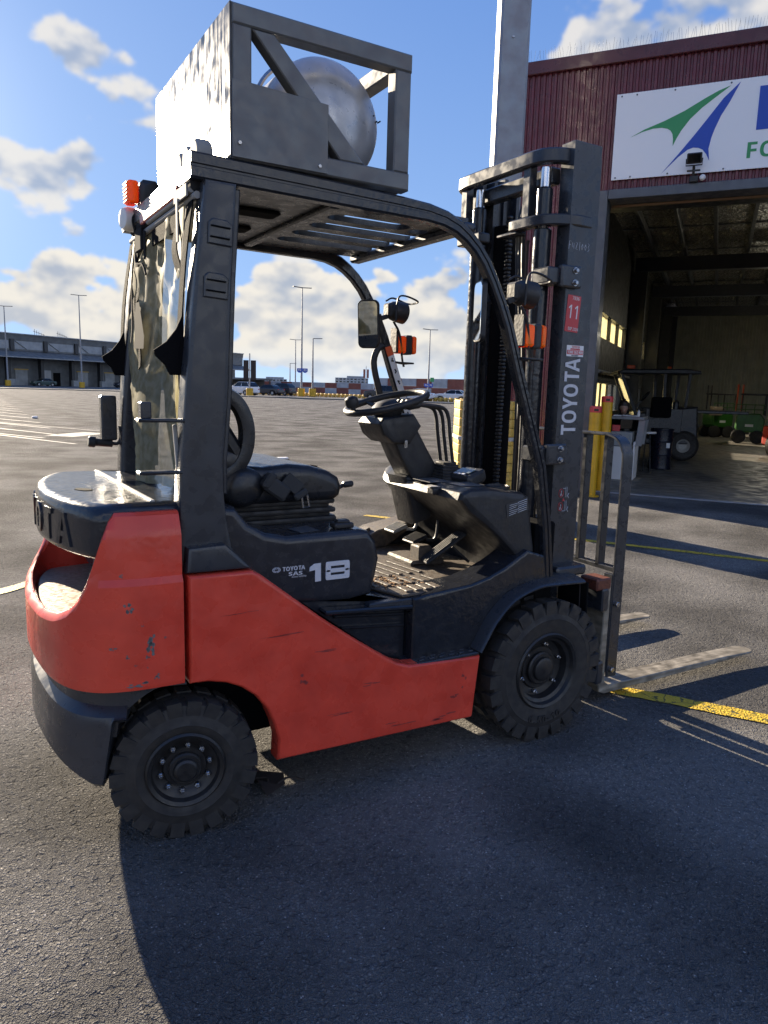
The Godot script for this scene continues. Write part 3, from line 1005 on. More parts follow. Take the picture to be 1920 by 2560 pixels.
func make_cab(F: Node3D) -> void:
	var b: B
	var o: MeshInstance3D
	# engine hood the seat stands on
	b = nb()
	b.prism(xy([0.04, 0.975, 0.04, 0.80, 0.19, 0.755, 0.255, 0.700, 0.36, 0.630, 0.56, 0.620, 0.646, 0.632, 0.664, 0.700, 0.674, 0.755, 0.660, 0.815, 0.632, 0.850, 0.600, 0.858, 0.34, 0.856, 0.27, 0.872, 0.215, 0.905, 0.175, 0.955]), -0.412, 0.412, 0.026, Transform3D.IDENTITY, 4)
	o = put("engine_hood", b, M.hood, F, 32.0)
	var mn := nb()
	mn.prism(xy([-0.012, 0.030, 0.012, 0.031, 0.013, -0.028, -0.008, -0.029, -0.008, 0.010, -0.028, 0.007, -0.027, 0.020]), 0.0, 0.0022, 0.0004, T(P(0.441, 0.731, 0.4118)))
	for e in [[0.0, 0.0225, 0.086, 0.0150, 0.0], [0.0, 0.0, 0.080, 0.0135, 0.0003], [0.0, -0.0225, 0.086, 0.0150, 0.0006]]:
		mn.prism(rrect(e[2], e[3], 0.006), 0.0, 0.0022 + e[4], 0.0004, T(P(0.513 + e[0], 0.733 + e[1], 0.4118)))
	for e in [[-0.034, 0.0115], [0.034, 0.0115], [-0.034, -0.0115], [0.034, -0.0115]]:
		mn.prism(rrect(0.0185, 0.030, 0.007), 0.0, 0.0031, 0.0004, T(P(0.513 + e[0], 0.733 + e[1], 0.4118)))
	put("model_number", mn, M.decal, o)
	text("maker_lettering", "TOYOTA", 0.0185, 0.002, M.decal, o, T(P(0.360, 0.7535, 0.4125)), "Droid Sans", true, 1.08)
	text("system_lettering", "SAS", 0.0165, 0.002, M.decal, o, T(P(0.366, 0.7365, 0.4125)), "Droid Sans", true, 1.75)
	text("small_lettering", "Active Stability", 0.007, 0.001, M.decal, o, T(P(0.378, 0.726, 0.4122)), "Droid Sans", false, 1.1)
	b = nb()
	for e in [[0.013, 0.008], [0.007, 0.008], [0.012, 0.004]]:
		var loop: Array = []
		for k in 20:
			var a := TAU * k / 20
			loop.append(P(0.302 + e[0] * cos(a), 0.7535 + e[1] * sin(a), 0.413))
		b.tube(loop, 0.0009, 5, true)
	put("emblem", b, M.decal, o)
	b = nb()
	b.box(P(0.555, 0.868, 0.355), P(0.07, 0.018, 0.045), 0.004)
	b.box(P(0.555, 0.880, 0.355), P(0.045, 0.014, 0.032), 0.004)
	put("hood_latch", b, M.plastic, o)
	put("hood_latch", nb().box(P(0.60, 0.865, 0.16), P(0.035, 0.012, 0.05), 0.004), M.plastic, o)
	b = nb()
	b.prism([Vector2(0.385, 0.30), Vector2(0.46, 0.28), Vector2(0.47, 0.365), Vector2(0.395, 0.385)], 0.8578, 0.8588, 0.0, XZ)
	put("caution_label", b, mat(Color(0.09, 0.095, 0.105), 0.5, 0.0, "grain", 14.0), o)
	# side frame below the footwell: recessed toe step, wall and fender
	for s in [1.0, -1.0]:
		b = nb()
		b.prism(xy([0.785, 0.375, 1.05, 0.39, 1.085, 0.45, 1.125, 0.52, 1.20, 0.582, 1.30, 0.606, 1.392, 0.602, 1.372, 0.71, 1.285, 0.738, 1.18, 0.682, 1.112, 0.655, 1.033, 0.636, 0.85, 0.622, 0.785, 0.612]), 0.30 * s, 0.452 * s, 0.014, Transform3D.IDENTITY, 3)
		put("front_frame", b, M.black_gloss, F, 30.0)
		b = nb()
		b.prism(xy([0.28, 0.72, 0.36, 0.655, 0.70, 0.612, 0.788, 0.605, 0.788, 0.37, 0.70, 0.40, 0.56, 0.50]), 0.30 * s, 0.405 * s, 0.01)
		b.bar(P(0.50, 0.578, 0.408 * s), P(0.775, 0.552, 0.408 * s), 0.016, 0.012, Vector3.UP, 0.004)
		b.bar(P(0.53, 0.535, 0.408 * s), P(0.775, 0.512, 0.408 * s), 0.016, 0.010, Vector3.UP, 0.004)
		b.bar(P(0.45, 0.606, 0.43 * s), P(0.785, 0.584, 0.43 * s), 0.05, 0.016, Vector3.UP, 0.006)
		put("step_recess", b, M.black_gloss, F)
		b = nb()
		b.prism([Vector2(0.76, 0.40 * s), Vector2(1.045, 0.40 * s), Vector2(1.045, 0.494 * s), Vector2(0.745, 0.494 * s)], 0.384, 0.396, 0.003, XZ)
		o = put("step_plate", b, M.black, F)
		b = nb()
		for i in 6:
			for j in 3:
				var x := 0.80 + i * 0.042 + (0.02 if j == 1 else 0.0)
				b.bar(P(x, 0.397, (0.425 + j * 0.024) * s), P(x + 0.022, 0.398, (0.425 + j * 0.024) * s), 0.008, 0.005)
		put("step_cleats", b, M.black, o)
		var fen := smooth_path([P(1.052, 0.392, 0), P(1.076, 0.430, 0), P(1.118, 0.494, 0), P(1.194, 0.562, 0), P(1.302, 0.598, 0), P(1.40, 0.601, 0), P(1.54, 0.596, 0)], 5)
		var rg: Array = []
		for i in fen.size():
			var p: Vector3 = fen[i]
			var tn: Vector3 = (fen[mini(i + 1, fen.size() - 1)] - fen[maxi(i - 1, 0)]).normalized()
			var nn := Vector3(-tn.y, tn.x, 0)
			rg.append([p + P(0, 0, 0.502 * s), p + P(0, 0, 0.505 * s) + nn * 0.006, p + P(0, 0, 0.496 * s) + nn * 0.013, p + P(0, 0, 0.44 * s) + nn * 0.022, p + P(0, 0, 0.34 * s) + nn * 0.022, p + P(0, 0, 0.34 * s), p + P(0, 0, 0.44 * s) + nn * 0.006])
		put("front_fender", nb().loft(rg), M.black, F, 30.0)
	put("mud_flap", nb().box(P(1.56, 0.42, 0.42), P(0.008, 0.35, 0.16), 0.002), M.dark, F)
	put("hanging_wire", nb().tube(smooth_path([P(1.555, 0.60, 0.46), P(1.56, 0.42, 0.465), P(1.585, 0.25, 0.46), P(1.545, 0.09, 0.46)], 5), 0.003, 5), M.mesh_cloth, F)
	# floor and ribbed mat
	put("floor_plate", nb().prism([Vector2(0.62, -0.44), Vector2(1.34, -0.44), Vector2(1.34, 0.44), Vector2(0.62, 0.44)], 0.585, 0.612, 0.004, XZ), M.black, F)
	var mt := put("floor_mat", nb().prism([Vector2(0.70, -0.42), Vector2(1.31, -0.42), Vector2(1.31, 0.30), Vector2(1.22, 0.385), Vector2(1.10, 0.42), Vector2(0.80, 0.425), Vector2(0.755, 0.425), Vector2(0.70, 0.30)], 0.613, 0.623, 0.003, XZ), M.mat_floor, F)
	for k in 12:
		var x := 0.80 + k * 0.040
		if x > 1.10 and k % 2 == 0:
			pass
		put("mat_rib", nb().bar(P(x, 0.625, 0.335 - maxf(0, x - 1.08) * 0.5), P(x, 0.625, 0.405 - maxf(0, x - 1.08) * 0.45), 0.030, 0.008, Vector3.UP, 0.003), M.mat_floor, mt)
	for k in 6:
		put("mat_rib", nb().bar(P(0.735 + k * 0.045, 0.625, -0.02), P(0.76 + k * 0.045, 0.625, 0.19), 0.020, 0.007, Vector3.UP, 0.003), M.mat_floor, mt)
		put("mat_rib", nb().bar(P(0.715 + k * 0.05, 0.625, 0.23), P(0.725 + k * 0.05, 0.625, 0.31), 0.022, 0.007, Vector3.UP, 0.003), M.mat_floor, mt)
	for k in 3:
		put("mat_rib", nb().box(P(0.93 + k * 0.05, 0.64 + k * 0.022, -0.34), P(0.040, 0.03, 0.05), 0.004, Basis.from_euler(Vector3(0, 0, 0.42))), M.mat_floor, mt)
	var sd := nb()
	var rng := RandomNumberGenerator.new()
	rng.seed = 9
	for k in 150:
		var gx := 0.80 + rng.randfn() * 0.05
		var gz := 0.255 + rng.randfn() * 0.045
		if gz < 0.42 and gx > 0.71:
			sd.box(P(gx, 0.6255, gz), P(rng.randf_range(0.004, 0.012), rng.randf_range(0.002, 0.005), rng.randf_range(0.004, 0.012)), 0.001, Basis.from_euler(Vector3(0, rng.randf() * 3.0, 0)))
	o = put("spilled_sand", sd, M.sand, mt)
	o.set_meta("kind", "stuff")
	b = nb()
	b.prism(xy([0.90, 0.62, 1.10, 0.62, 1.24, 0.70, 1.24, 0.73, 1.06, 0.70, 0.92, 0.635]), -0.42, -0.27, 0.006)
	put("foot_rest", b, M.mat_floor, F)
	# seat
	var seat := Node3D.new()
	seat.name = "seat"
	F.add_child(seat, true)
	b = nb()
	b.prism(xy([0.245, 0.965, 0.235, 1.03, 0.275, 1.058, 0.33, 1.052, 0.42, 1.060, 0.50, 1.052, 0.565, 1.034, 0.606, 1.010, 0.620, 0.975, 0.612, 0.945, 0.59, 0.930, 0.30, 0.928]), -0.24, 0.24, 0.034, Transform3D.IDENTITY, 4)
	put("cushion", b, M.vinyl, seat, 40.0)
	for s in [1.0, -1.0]:
		b = nb()
		b.lathe([Vector2(0, -0.075), Vector2(0.045, -0.070), Vector2(0.068, -0.045), Vector2(0.075, 0), Vector2(0.068, 0.045), Vector2(0.045, 0.07), Vector2(0, 0.075)], Transform3D(Basis(Vector3(0.95, 0.3, 0), Vector3(-0.25, 0.85, 0), Vector3(0, 0, 0.55)), P(0.262, 0.988, 0.215 * s)), 24)
		put("hip_bolster", b, M.vinyl, seat, 50.0)
	b = nb()
	for k in 5:
		var i := 0.0 if k % 2 == 0 else 0.016
		b.prism([Vector2(0.215 + i, -0.215 + i), Vector2(0.605 - i - k * 0.002, -0.215 + i), Vector2(0.605 - i - k * 0.002, 0.215 - i), Vector2(0.215 + i, 0.215 - i)], 0.855 + k * 0.0155, 0.874 + k * 0.0155, 0.007, XZ, 2)
	put("bellows", b, M.rubber, seat)
	b = nb()
	b.prism(xy([0.145, 0.97, 0.255, 0.99, 0.235, 1.15, 0.205, 1.34, 0.18, 1.41, 0.145, 1.43, 0.11, 1.40, 0.115, 1.2]), -0.19, 0.19, 0.03, Transform3D.IDENTITY, 3)
	put("backrest", b, M.vinyl, seat, 40.0)
	for s in [1.0, -1.0]:
		b = nb()
		b.sweep(smooth_path([P(0.13, 1.285, 0.205 * s), P(0.19, 1.288, 0.205 * s), P(0.242, 1.262, 0.208 * s), P(0.272, 1.21, 0.21 * s), P(0.280, 1.15, 0.21 * s), P(0.268, 1.09, 0.21 * s), P(0.235, 1.045, 0.208 * s), P(0.17, 1.01, 0.205 * s)], 5), [Vector2(0.03, 0), Vector2(0.024, 0.02), Vector2(0, 0.027), Vector2(-0.024, 0.02), Vector2(-0.03, 0), Vector2(-0.024, -0.02), Vector2(0, -0.027), Vector2(0.024, -0.02)], Vector3(0, 0, 1))
		b.bar(P(0.15, 1.25, 0.205 * s), P(0.255, 1.085, 0.205 * s), 0.05, 0.05, Vector3(0, 0, 1), 0.014)
		b.bar(P(0.17, 1.07, 0.205 * s), P(0.26, 1.07, 0.205 * s), 0.05, 0.075, Vector3(0, 1, 0), 0.014)
		put("side_wing", b, M.vinyl, seat, 45.0)
	b = nb()
	b.box(P(0.362, 0.985, 0.262), P(0.085, 0.052, 0.035), 0.007, Basis.from_euler(Vector3(0, 0, -0.62)))
	b.box(P(0.335, 1.012, 0.262), P(0.03, 0.056, 0.038), 0.006, Basis.from_euler(Vector3(0, 0, -0.62)))
	b.bar(P(0.395, 1.02, 0.258), P(0.445, 0.975, 0.262), 0.045, 0.006, Vector3(0, 0, 1), 0.002)
	b.box(P(0.447, 0.962, 0.265), P(0.05, 0.024, 0.018), 0.005, Basis.from_euler(Vector3(0, 0, 0.5)))
	o = put("seat_belt", b, M.belt, seat)
	b = nb()
	var lp: Array = []
	for e in [[-0.010, 0.022], [0.010, 0.022], [0.012, -0.018], [-0.010, -0.020]]:
		lp.append(P(0.462 + e[0] + e[1] * -0.15, 0.938 + e[1], 0.268))
	b.tube(lp, 0.0042, 6, true)
	put("belt_tongue", b, M.steel, o)
	b = nb()
	b.sheet([[P(0.555, 1.040, 0.16), P(0.585, 1.036, 0.10), P(0.60, 1.030, 0.0)], [P(0.60, 1.022, 0.17), P(0.618, 1.022, 0.11), P(0.625, 1.012, 0.0)], [P(0.622, 0.985, 0.17), P(0.634, 0.982, 0.10), P(0.633, 0.97, 0.0)]])
	put("torn_cover", b, mat(Color(0.06, 0.045, 0.035), 0.8), seat)
	b = nb()
	b.tube([P(0.61, 0.955, 0.17), P(0.645, 0.972, 0.18)], 0.007, 6)
	b.box(P(0.662, 0.978, 0.185), P(0.042, 0.022, 0.024), 0.006, Basis.from_euler(Vector3(0, 0, 0.1)))
	put("adjuster_lever", b, M.plastic, seat)
	# dashboard
	b = nb()
	var side_shape := xy([0.985, 0.935, 0.995, 0.960, 1.03, 0.972, 1.12, 0.972, 1.27, 0.952, 1.302, 0.935, 1.312, 0.900, 1.345, 0.735, 1.345, 0.62, 1.275, 0.62, 1.262, 0.690, 1.235, 0.725, 1.165, 0.788, 1.09, 0.845, 1.03, 0.885])
	var dr: Array = []
	for e in [[0.425, 0.022, 0.0], [0.4185, 0.0085, 0.0], [0.403, 0.0, 0.0], [0.15, 0.0, 0.0], [-0.10, 0.0, 0.01], [-0.20, 0.0, 0.05], [-0.29, 0.0, 0.10], [-0.36, 0.0, 0.145], [-0.403, 0.0, 0.18], [-0.425, 0.015, 0.22]]:
		var r: Array = []
		for q in B.inset(side_shape, e[1]):
			var k := clampf((1.30 - q.x) / 0.30, 0.0, 1.0)
			r.append(P(q.x + e[2] * k, q.y, e[0]))
		dr.append(r)
	b.loft(dr)
	var dash := put("dashboard", b, M.plastic, F, 32.0)
	b = nb()
	b.prism(xy([1.195, 0.862, 1.296, 0.886, 1.288, 0.936, 1.187, 0.912]), 0.4255, 0.4268, 0.0)
	put("data_plate", b, mat(Color(0.03, 0.03, 0.032), 0.5), dash)
	b = nb()
	for k in 6:
		var yy := 0.871 + k * 0.0075
		b.bar(P(1.204, yy - 0.001, 0.427), P(1.235 + 0.006 * (k % 3), yy + 0.007, 0.427), 0.0022, 0.001)
		b.bar(P(1.244, yy + 0.009, 0.427), P(1.285, yy + 0.019, 0.427), 0.0050, 0.001)
	put("plate_print", b, M.white, dash)
	b = nb()
	b.box(P(1.18, 0.985, 0.205), P(0.10, 0.05, 0.105), 0.01, Basis.from_euler(Vector3(0, 0.15, 0.30)))
	o = put("display", b, M.plastic, dash)
	put("screen", nb().box(P(1.168, 1.0115, 0.20), P(0.045, 0.003, 0.075), 0.001, Basis.from_euler(Vector3(0, 0.15, 0.30))), mat(Color(0.16, 0.18, 0.17), 0.2), o)
	b = nb()
	for k in 3:
		b.box(P(1.137, 1.0025, 0.178 + k * 0.024), P(0.012, 0.003, 0.016), 0.001, Basis.from_euler(Vector3(0, 0.15, 0.30)))
	put("button", b, M.decal, o)
	b = nb()
	b.lathe([Vector2(0.042, 0), Vector2(0.048, 0.004), Vector2(0.048, 0.012), Vector2(0.040, 0.014), Vector2(0.036, 0.0)], Transform3D(Vector3(1, 0, 0), Vector3(0, 0, 1), Vector3(0, 1, 0), P(1.225, 0.955, 0.325)), 28, true)
	put("cup_holder", b, M.plastic, dash)
	put("cup_well", nb().cyl(P(1.225, 0.957, 0.325), P(1.225, 0.961, 0.325), 0.038, 24), M.dark, dash)
	b = nb()
	b.box(P(1.04, 0.9745, 0.16), P(0.10, 0.003, 0.12), 0.001)
	b.box(P(1.09, 0.9745, 0.30), P(0.10, 0.003, 0.10), 0.001)
	put("dash_label", b, mat(Color(0.10, 0.105, 0.115), 0.35, 0.0, "grain", 9.0), dash)
	b = nb()
	b.box(P(0.995, 0.950, 0.255), P(0.055, 0.030, 0.045), 0.006)
	put("ignition_switch", b, M.plastic, dash)
	put("switch_plate", nb().box(P(0.972, 0.967, 0.255), P(0.035, 0.003, 0.048), 0.001), M.bracket, dash)
	b = nb()
	for k in 6:
		var sc := 1.0 - k * 0.09
		b.prism(rect(0.115 * sc, 0.17 * sc, 0.02), 0.968 + k * 0.011, 0.982 + k * 0.011, 0.005, Transform3D(Vector3(1, 0, 0), Vector3(0, 0, 1), Vector3(0, 1, 0), P(1.155, 0, 0.085)), 2)
	put("lever_boot", b, M.rubber, dash)
	for k in 3:
		var z := 0.04 + k * 0.042
		b = nb()
		b.tube(smooth_path([P(0.985 - k * 0.008, 1.258, z + 0.01), P(1.04, 1.256, z + 0.01), P(1.105, 1.246, z), P(1.128, 1.215, z), P(1.140, 1.14, z), P(1.160, 1.03, z), P(1.170, 0.99, z)], 4), 0.0075, 8)
		b.lathe([Vector2(0, -0.03), Vector2(0.014, -0.03), Vector2(0.018, -0.005), Vector2(0.021, 0.012), Vector2(0.018, 0.026), Vector2(0.008, 0.033), Vector2(0, 0.034)], Transform3D(Basis.from_euler(Vector3(0, -PI / 2, 0)), P(0.972 - k * 0.008, 1.259, z + 0.01)), 16)
		put("hydraulic_lever", b, M.plastic, F)
	# steering column and wheel
	b = nb()
	b.prism(xy([0.905, 1.155, 0.985, 1.205, 1.030, 1.170, 1.075, 1.10, 1.150, 0.99, 1.10, 0.90, 1.04, 0.92, 0.965, 1.04]), -0.075, 0.065, 0.02, Transform3D.IDENTITY, 2)
	b.prism(xy([0.845, 1.183, 0.862, 1.205, 1.0, 1.222, 1.036, 1.176, 0.985, 1.105, 0.905, 1.110, 0.865, 1.14]), -0.10, 0.09, 0.018, Transform3D.IDENTITY, 2)
	b.prism(xy([0.985, 0.975, 1.05, 0.99, 1.13, 0.93, 1.12, 0.80, 1.04, 0.78]), -0.10, 0.055, 0.02, Transform3D.IDENTITY, 2)
	put("steering_column", b, M.plastic, F, 32.0)
	put("ignition_key", nb().box(P(0.955, 1.108, 0.10), P(0.012, 0.03, 0.004), 0.001), M.steel, F)
	var sw := Node3D.new()
	sw.name = "steering_wheel"
	F.add_child(sw, true)
	var tw := T(P(0.922, 1.262, 0.0), 0.0, 0.0, 0.27)
	b = nb()
	var circ: Array = []
	for k in 48:
		var a := TAU * k / 48
		circ.append(tw * P(0.158 * cos(a), 0, 0.158 * sin(a)))
	b.tube(circ, 0.0135, 10, true)
	put("wheel_ring", b, M.plastic, sw, 60.0)
	b = nb()
	for a in [0.5, 2.65, 4.71]:
		b.bar(tw * P(0.03 * cos(a), -0.035, 0.03 * sin(a)), tw * P(0.155 * cos(a), -0.002, 0.155 * sin(a)), 0.026, 0.010, Vector3.UP, 0.003)
	b.lathe([Vector2(0, -0.06), Vector2(0.045, -0.06), Vector2(0.062, -0.03), Vector2(0.060, -0.008), Vector2(0.04, 0.006), Vector2(0, 0.012)], tw * Transform3D(Vector3(1, 0, 0), Vector3(0, 0, 1), Vector3(0, 1, 0), Vector3.ZERO), 28)
	put("wheel_hub", b, M.plastic, sw)
	b = nb()
	b.cyl(tw * P(-0.152, 0.0, 0.01), tw * P(-0.152, 0.03, 0.01), 0.010, 10)
	b.lathe([Vector2(0, 0.022), Vector2(0.022, 0.024), Vector2(0.027, 0.038), Vector2(0.024, 0.055), Vector2(0.013, 0.063), Vector2(0, 0.064)], tw * Transform3D(Vector3(1, 0, 0), Vector3(0, 0, 1), Vector3(0, 1, 0), P(-0.152, 0, 0.01)), 20)
	put("spinner_knob", b, M.plastic, sw)
	# pedals
	for e in [[1.115, 0.715, -0.215, 0.30], [1.095, 0.705, -0.03, 0.3]]:
		b = nb()
		b.box(P(e[0], e[1], e[2]), P(0.075, 0.012, 0.085), 0.004, Basis.from_euler(Vector3(0, 0, e[3])))
		for k in 8:
			b.bar(P(e[0] - 0.032, e[1] + 0.002 - 0.010 + 0.006, e[2] - 0.036 + k * 0.0104), P(e[0] + 0.032, e[1] + 0.018 + 0.002, e[2] - 0.036 + k * 0.0104), 0.0055, 0.006)
		b.tube(smooth_path([P(e[0] + 0.03, e[1], e[2] + 0.04), P(e[0] + 0.07, e[1] + 0.01, e[2] + 0.05), P(e[0] + 0.08, e[1] + 0.12, e[2] + 0.05)], 4), 0.007, 6)
		put("brake_pedal", b, M.bracket if e[2] < -0.1 else M.plastic, F)
	b = nb()
	var q := Basis.from_euler(Vector3(0, -0.25, 0.62))
	b.box(P(1.125, 0.70, 0.135), P(0.20, 0.012, 0.075), 0.004, q)
	for k in 5:
		b.box(P(1.125, 0.70, 0.135) + q * P(0, 0.008, -0.028 + k * 0.014), P(0.19, 0.006, 0.008), 0.002, q)
	b.tube([P(1.16, 0.70, 0.145), P(1.22, 0.64, 0.18)], 0.006, 6)
	put("throttle_pedal", b, M.plastic, F)
	b = nb()
	b.prism([Vector2(-0.03, -0.03), Vector2(0.03, -0.03), Vector2(0.03, 0.03), Vector2(-0.03, 0.03)], 0.62, 0.70, 0.006, Transform3D(Vector3(1, 0, 0), Vector3(0, 0, 1), Vector3(0, 1, 0), P(1.07, 0, 0.055)))
	b.box(P(1.08, 0.63, 0.0), P(0.16, 0.03, 0.20), 0.012)
	put("pedal_block", b, M.mat_floor, F)
	# mirrors, work lamps and indicators on the front pillars
	for s in [1.0, -1.0]:
		var tm := T(P(1.048, 1.585, 0.385 * s), deg_to_rad(-111.0))
		if s < 0:
			tm = T(P(1.048, 1.588, -0.39), deg_to_rad(-50.0), 0.10)
		b = nb()
		b.prism(rrect(0.098, 0.205, 0.024), -0.018, 0.0, 0.004, tm, 2)
		o = put("mirror", b, M.plastic, F)
		put("mirror_glass", nb().prism(rrect(0.086, 0.192, 0.020), -0.001, 0.002, 0.0, tm), M.mirror, o)
		put("mirror_arm", nb().tube([tm * P(0, 0.03, -0.015), P(1.12, 1.63, 0.41 * s)], 0.010, 6), M.plastic, F)
		b = nb()
		var tl := T(P(1.215, 1.655, 0.425 * s), 0.0, 0.0, -0.12)
		b.lathe([Vector2(0, -0.05), Vector2(0.022, -0.05), Vector2(0.04, -0.03), Vector2(0.046, 0.0), Vector2(0.048, 0.035), Vector2(0.042, 0.04), Vector2(0, 0.036)], tl * Transform3D(Basis.from_euler(Vector3(0, PI / 2, 0)), Vector3.ZERO), 20)
		b.box(tl * P(-0.035, 0.0, 0), P(0.05, 0.06, 0.055), 0.008)
		b.bar(P(1.13, 1.62, 0.43 * s), tl * P(-0.03, -0.02, 0), 0.03, 0.02)
		o = put("work_lamp", b, M.plastic, F)
		b = nb()
		b.tube(smooth_path([tl * P(-0.03, -0.05, 0.05), tl * P(-0.035, 0.045, 0.052), tl * P(0.0, 0.065, 0.052), tl * P(0.07, 0.055, 0.05), tl * P(0.075, 0.05, 0.0), tl * P(0.07, 0.055, -0.05), tl * P(0.0, 0.065, -0.052), tl * P(-0.035, 0.045, -0.052)], 4), 0.0042, 6)
		b.tube(smooth_path([tl * P(-0.03, -0.05, 0.03), tl * P(0.01, -0.10, 0.03), tl * P(0.045, -0.20, 0.02), tl * P(0.06, -0.235, 0.02)], 4), 0.005, 6)
		b.tube(smooth_path([tl * P(0.02, -0.215, -0.04), tl * P(0.02, -0.222, 0.04), tl * P(0.09, -0.215, 0.045), tl * P(0.10, -0.213, 0.0), tl * P(0.09, -0.215, -0.045)], 4, true), 0.0042, 6, true)
		put("wire_guard", b, M.plastic, o)
		b = nb()
		b.box(P(1.205, 1.53, 0.425 * s), P(0.012, 0.11, 0.055), 0.003)
		b.box(P(1.268, 1.512, 0.425 * s), P(0.034, 0.086, 0.062), 0.006)
		o = put("indicator", b, M.plastic, F)
		put("amber_lens", nb().prism(rrect(0.078, 0.060, 0.012), 0.0, 0.042, 0.008, Transform3D(Vector3(0, 1, 0), Vector3(0, 0, 1), Vector3(1, 0, 0), P(1.211, 1.512, 0.425 * s)), 2), M.amber, o)
		put("amber_lens", nb().prism(rrect(0.080, 0.062, 0.012), 0.0, 0.022, 0.008, Transform3D(Vector3(0, 1, 0), Vector3(0, 0, 1), Vector3(1, 0, 0), P(1.285, 1.512, 0.425 * s)), 2), M.amber, o)
	b = nb()
	b.tube(smooth_path([P(1.17, 1.50, -0.42), P(1.125, 1.495, -0.42), P(1.098, 1.43, -0.42), P(1.125, 1.32, -0.42), P(1.16, 1.22, -0.42), P(1.20, 1.20, -0.42)], 4), 0.015, 8)
	put("grab_handle", b, M.plastic, F)
	# warning strip on the far front pillar
	b = nb()
	b.bar(P(1.176, 1.462, -0.404), P(1.288, 1.175, -0.404), 0.032, 0.002, Vector3(0, 0, 1), 0.0005)
	o = put("warning_strip", b, M.white, F)
	put("warning_sign", nb().bar(P(1.160, 1.50, -0.4035), P(1.176, 1.461, -0.4035), 0.033, 0.003, Vector3(0, 0, 1), 0.0005), M.orange, o)
	b = nb()
	for k in 6:
		var f := (k + 0.5) / 6.0
		var c := P(1.176, 1.462, -0.4025).lerp(P(1.288, 1.175, -0.4025), f)
		b.box(c, P(0.014, 0.006, 0.001), 0.0002, Basis.from_euler(Vector3(0, 0, k * 1.1)))
		b.box(c + P(-0.003, 0.008, 0), P(0.006, 0.012, 0.001), 0.0002, Basis.from_euler(Vector3(0, 0, k * 0.7)))
	put("pictogram", b, M.dark, o)

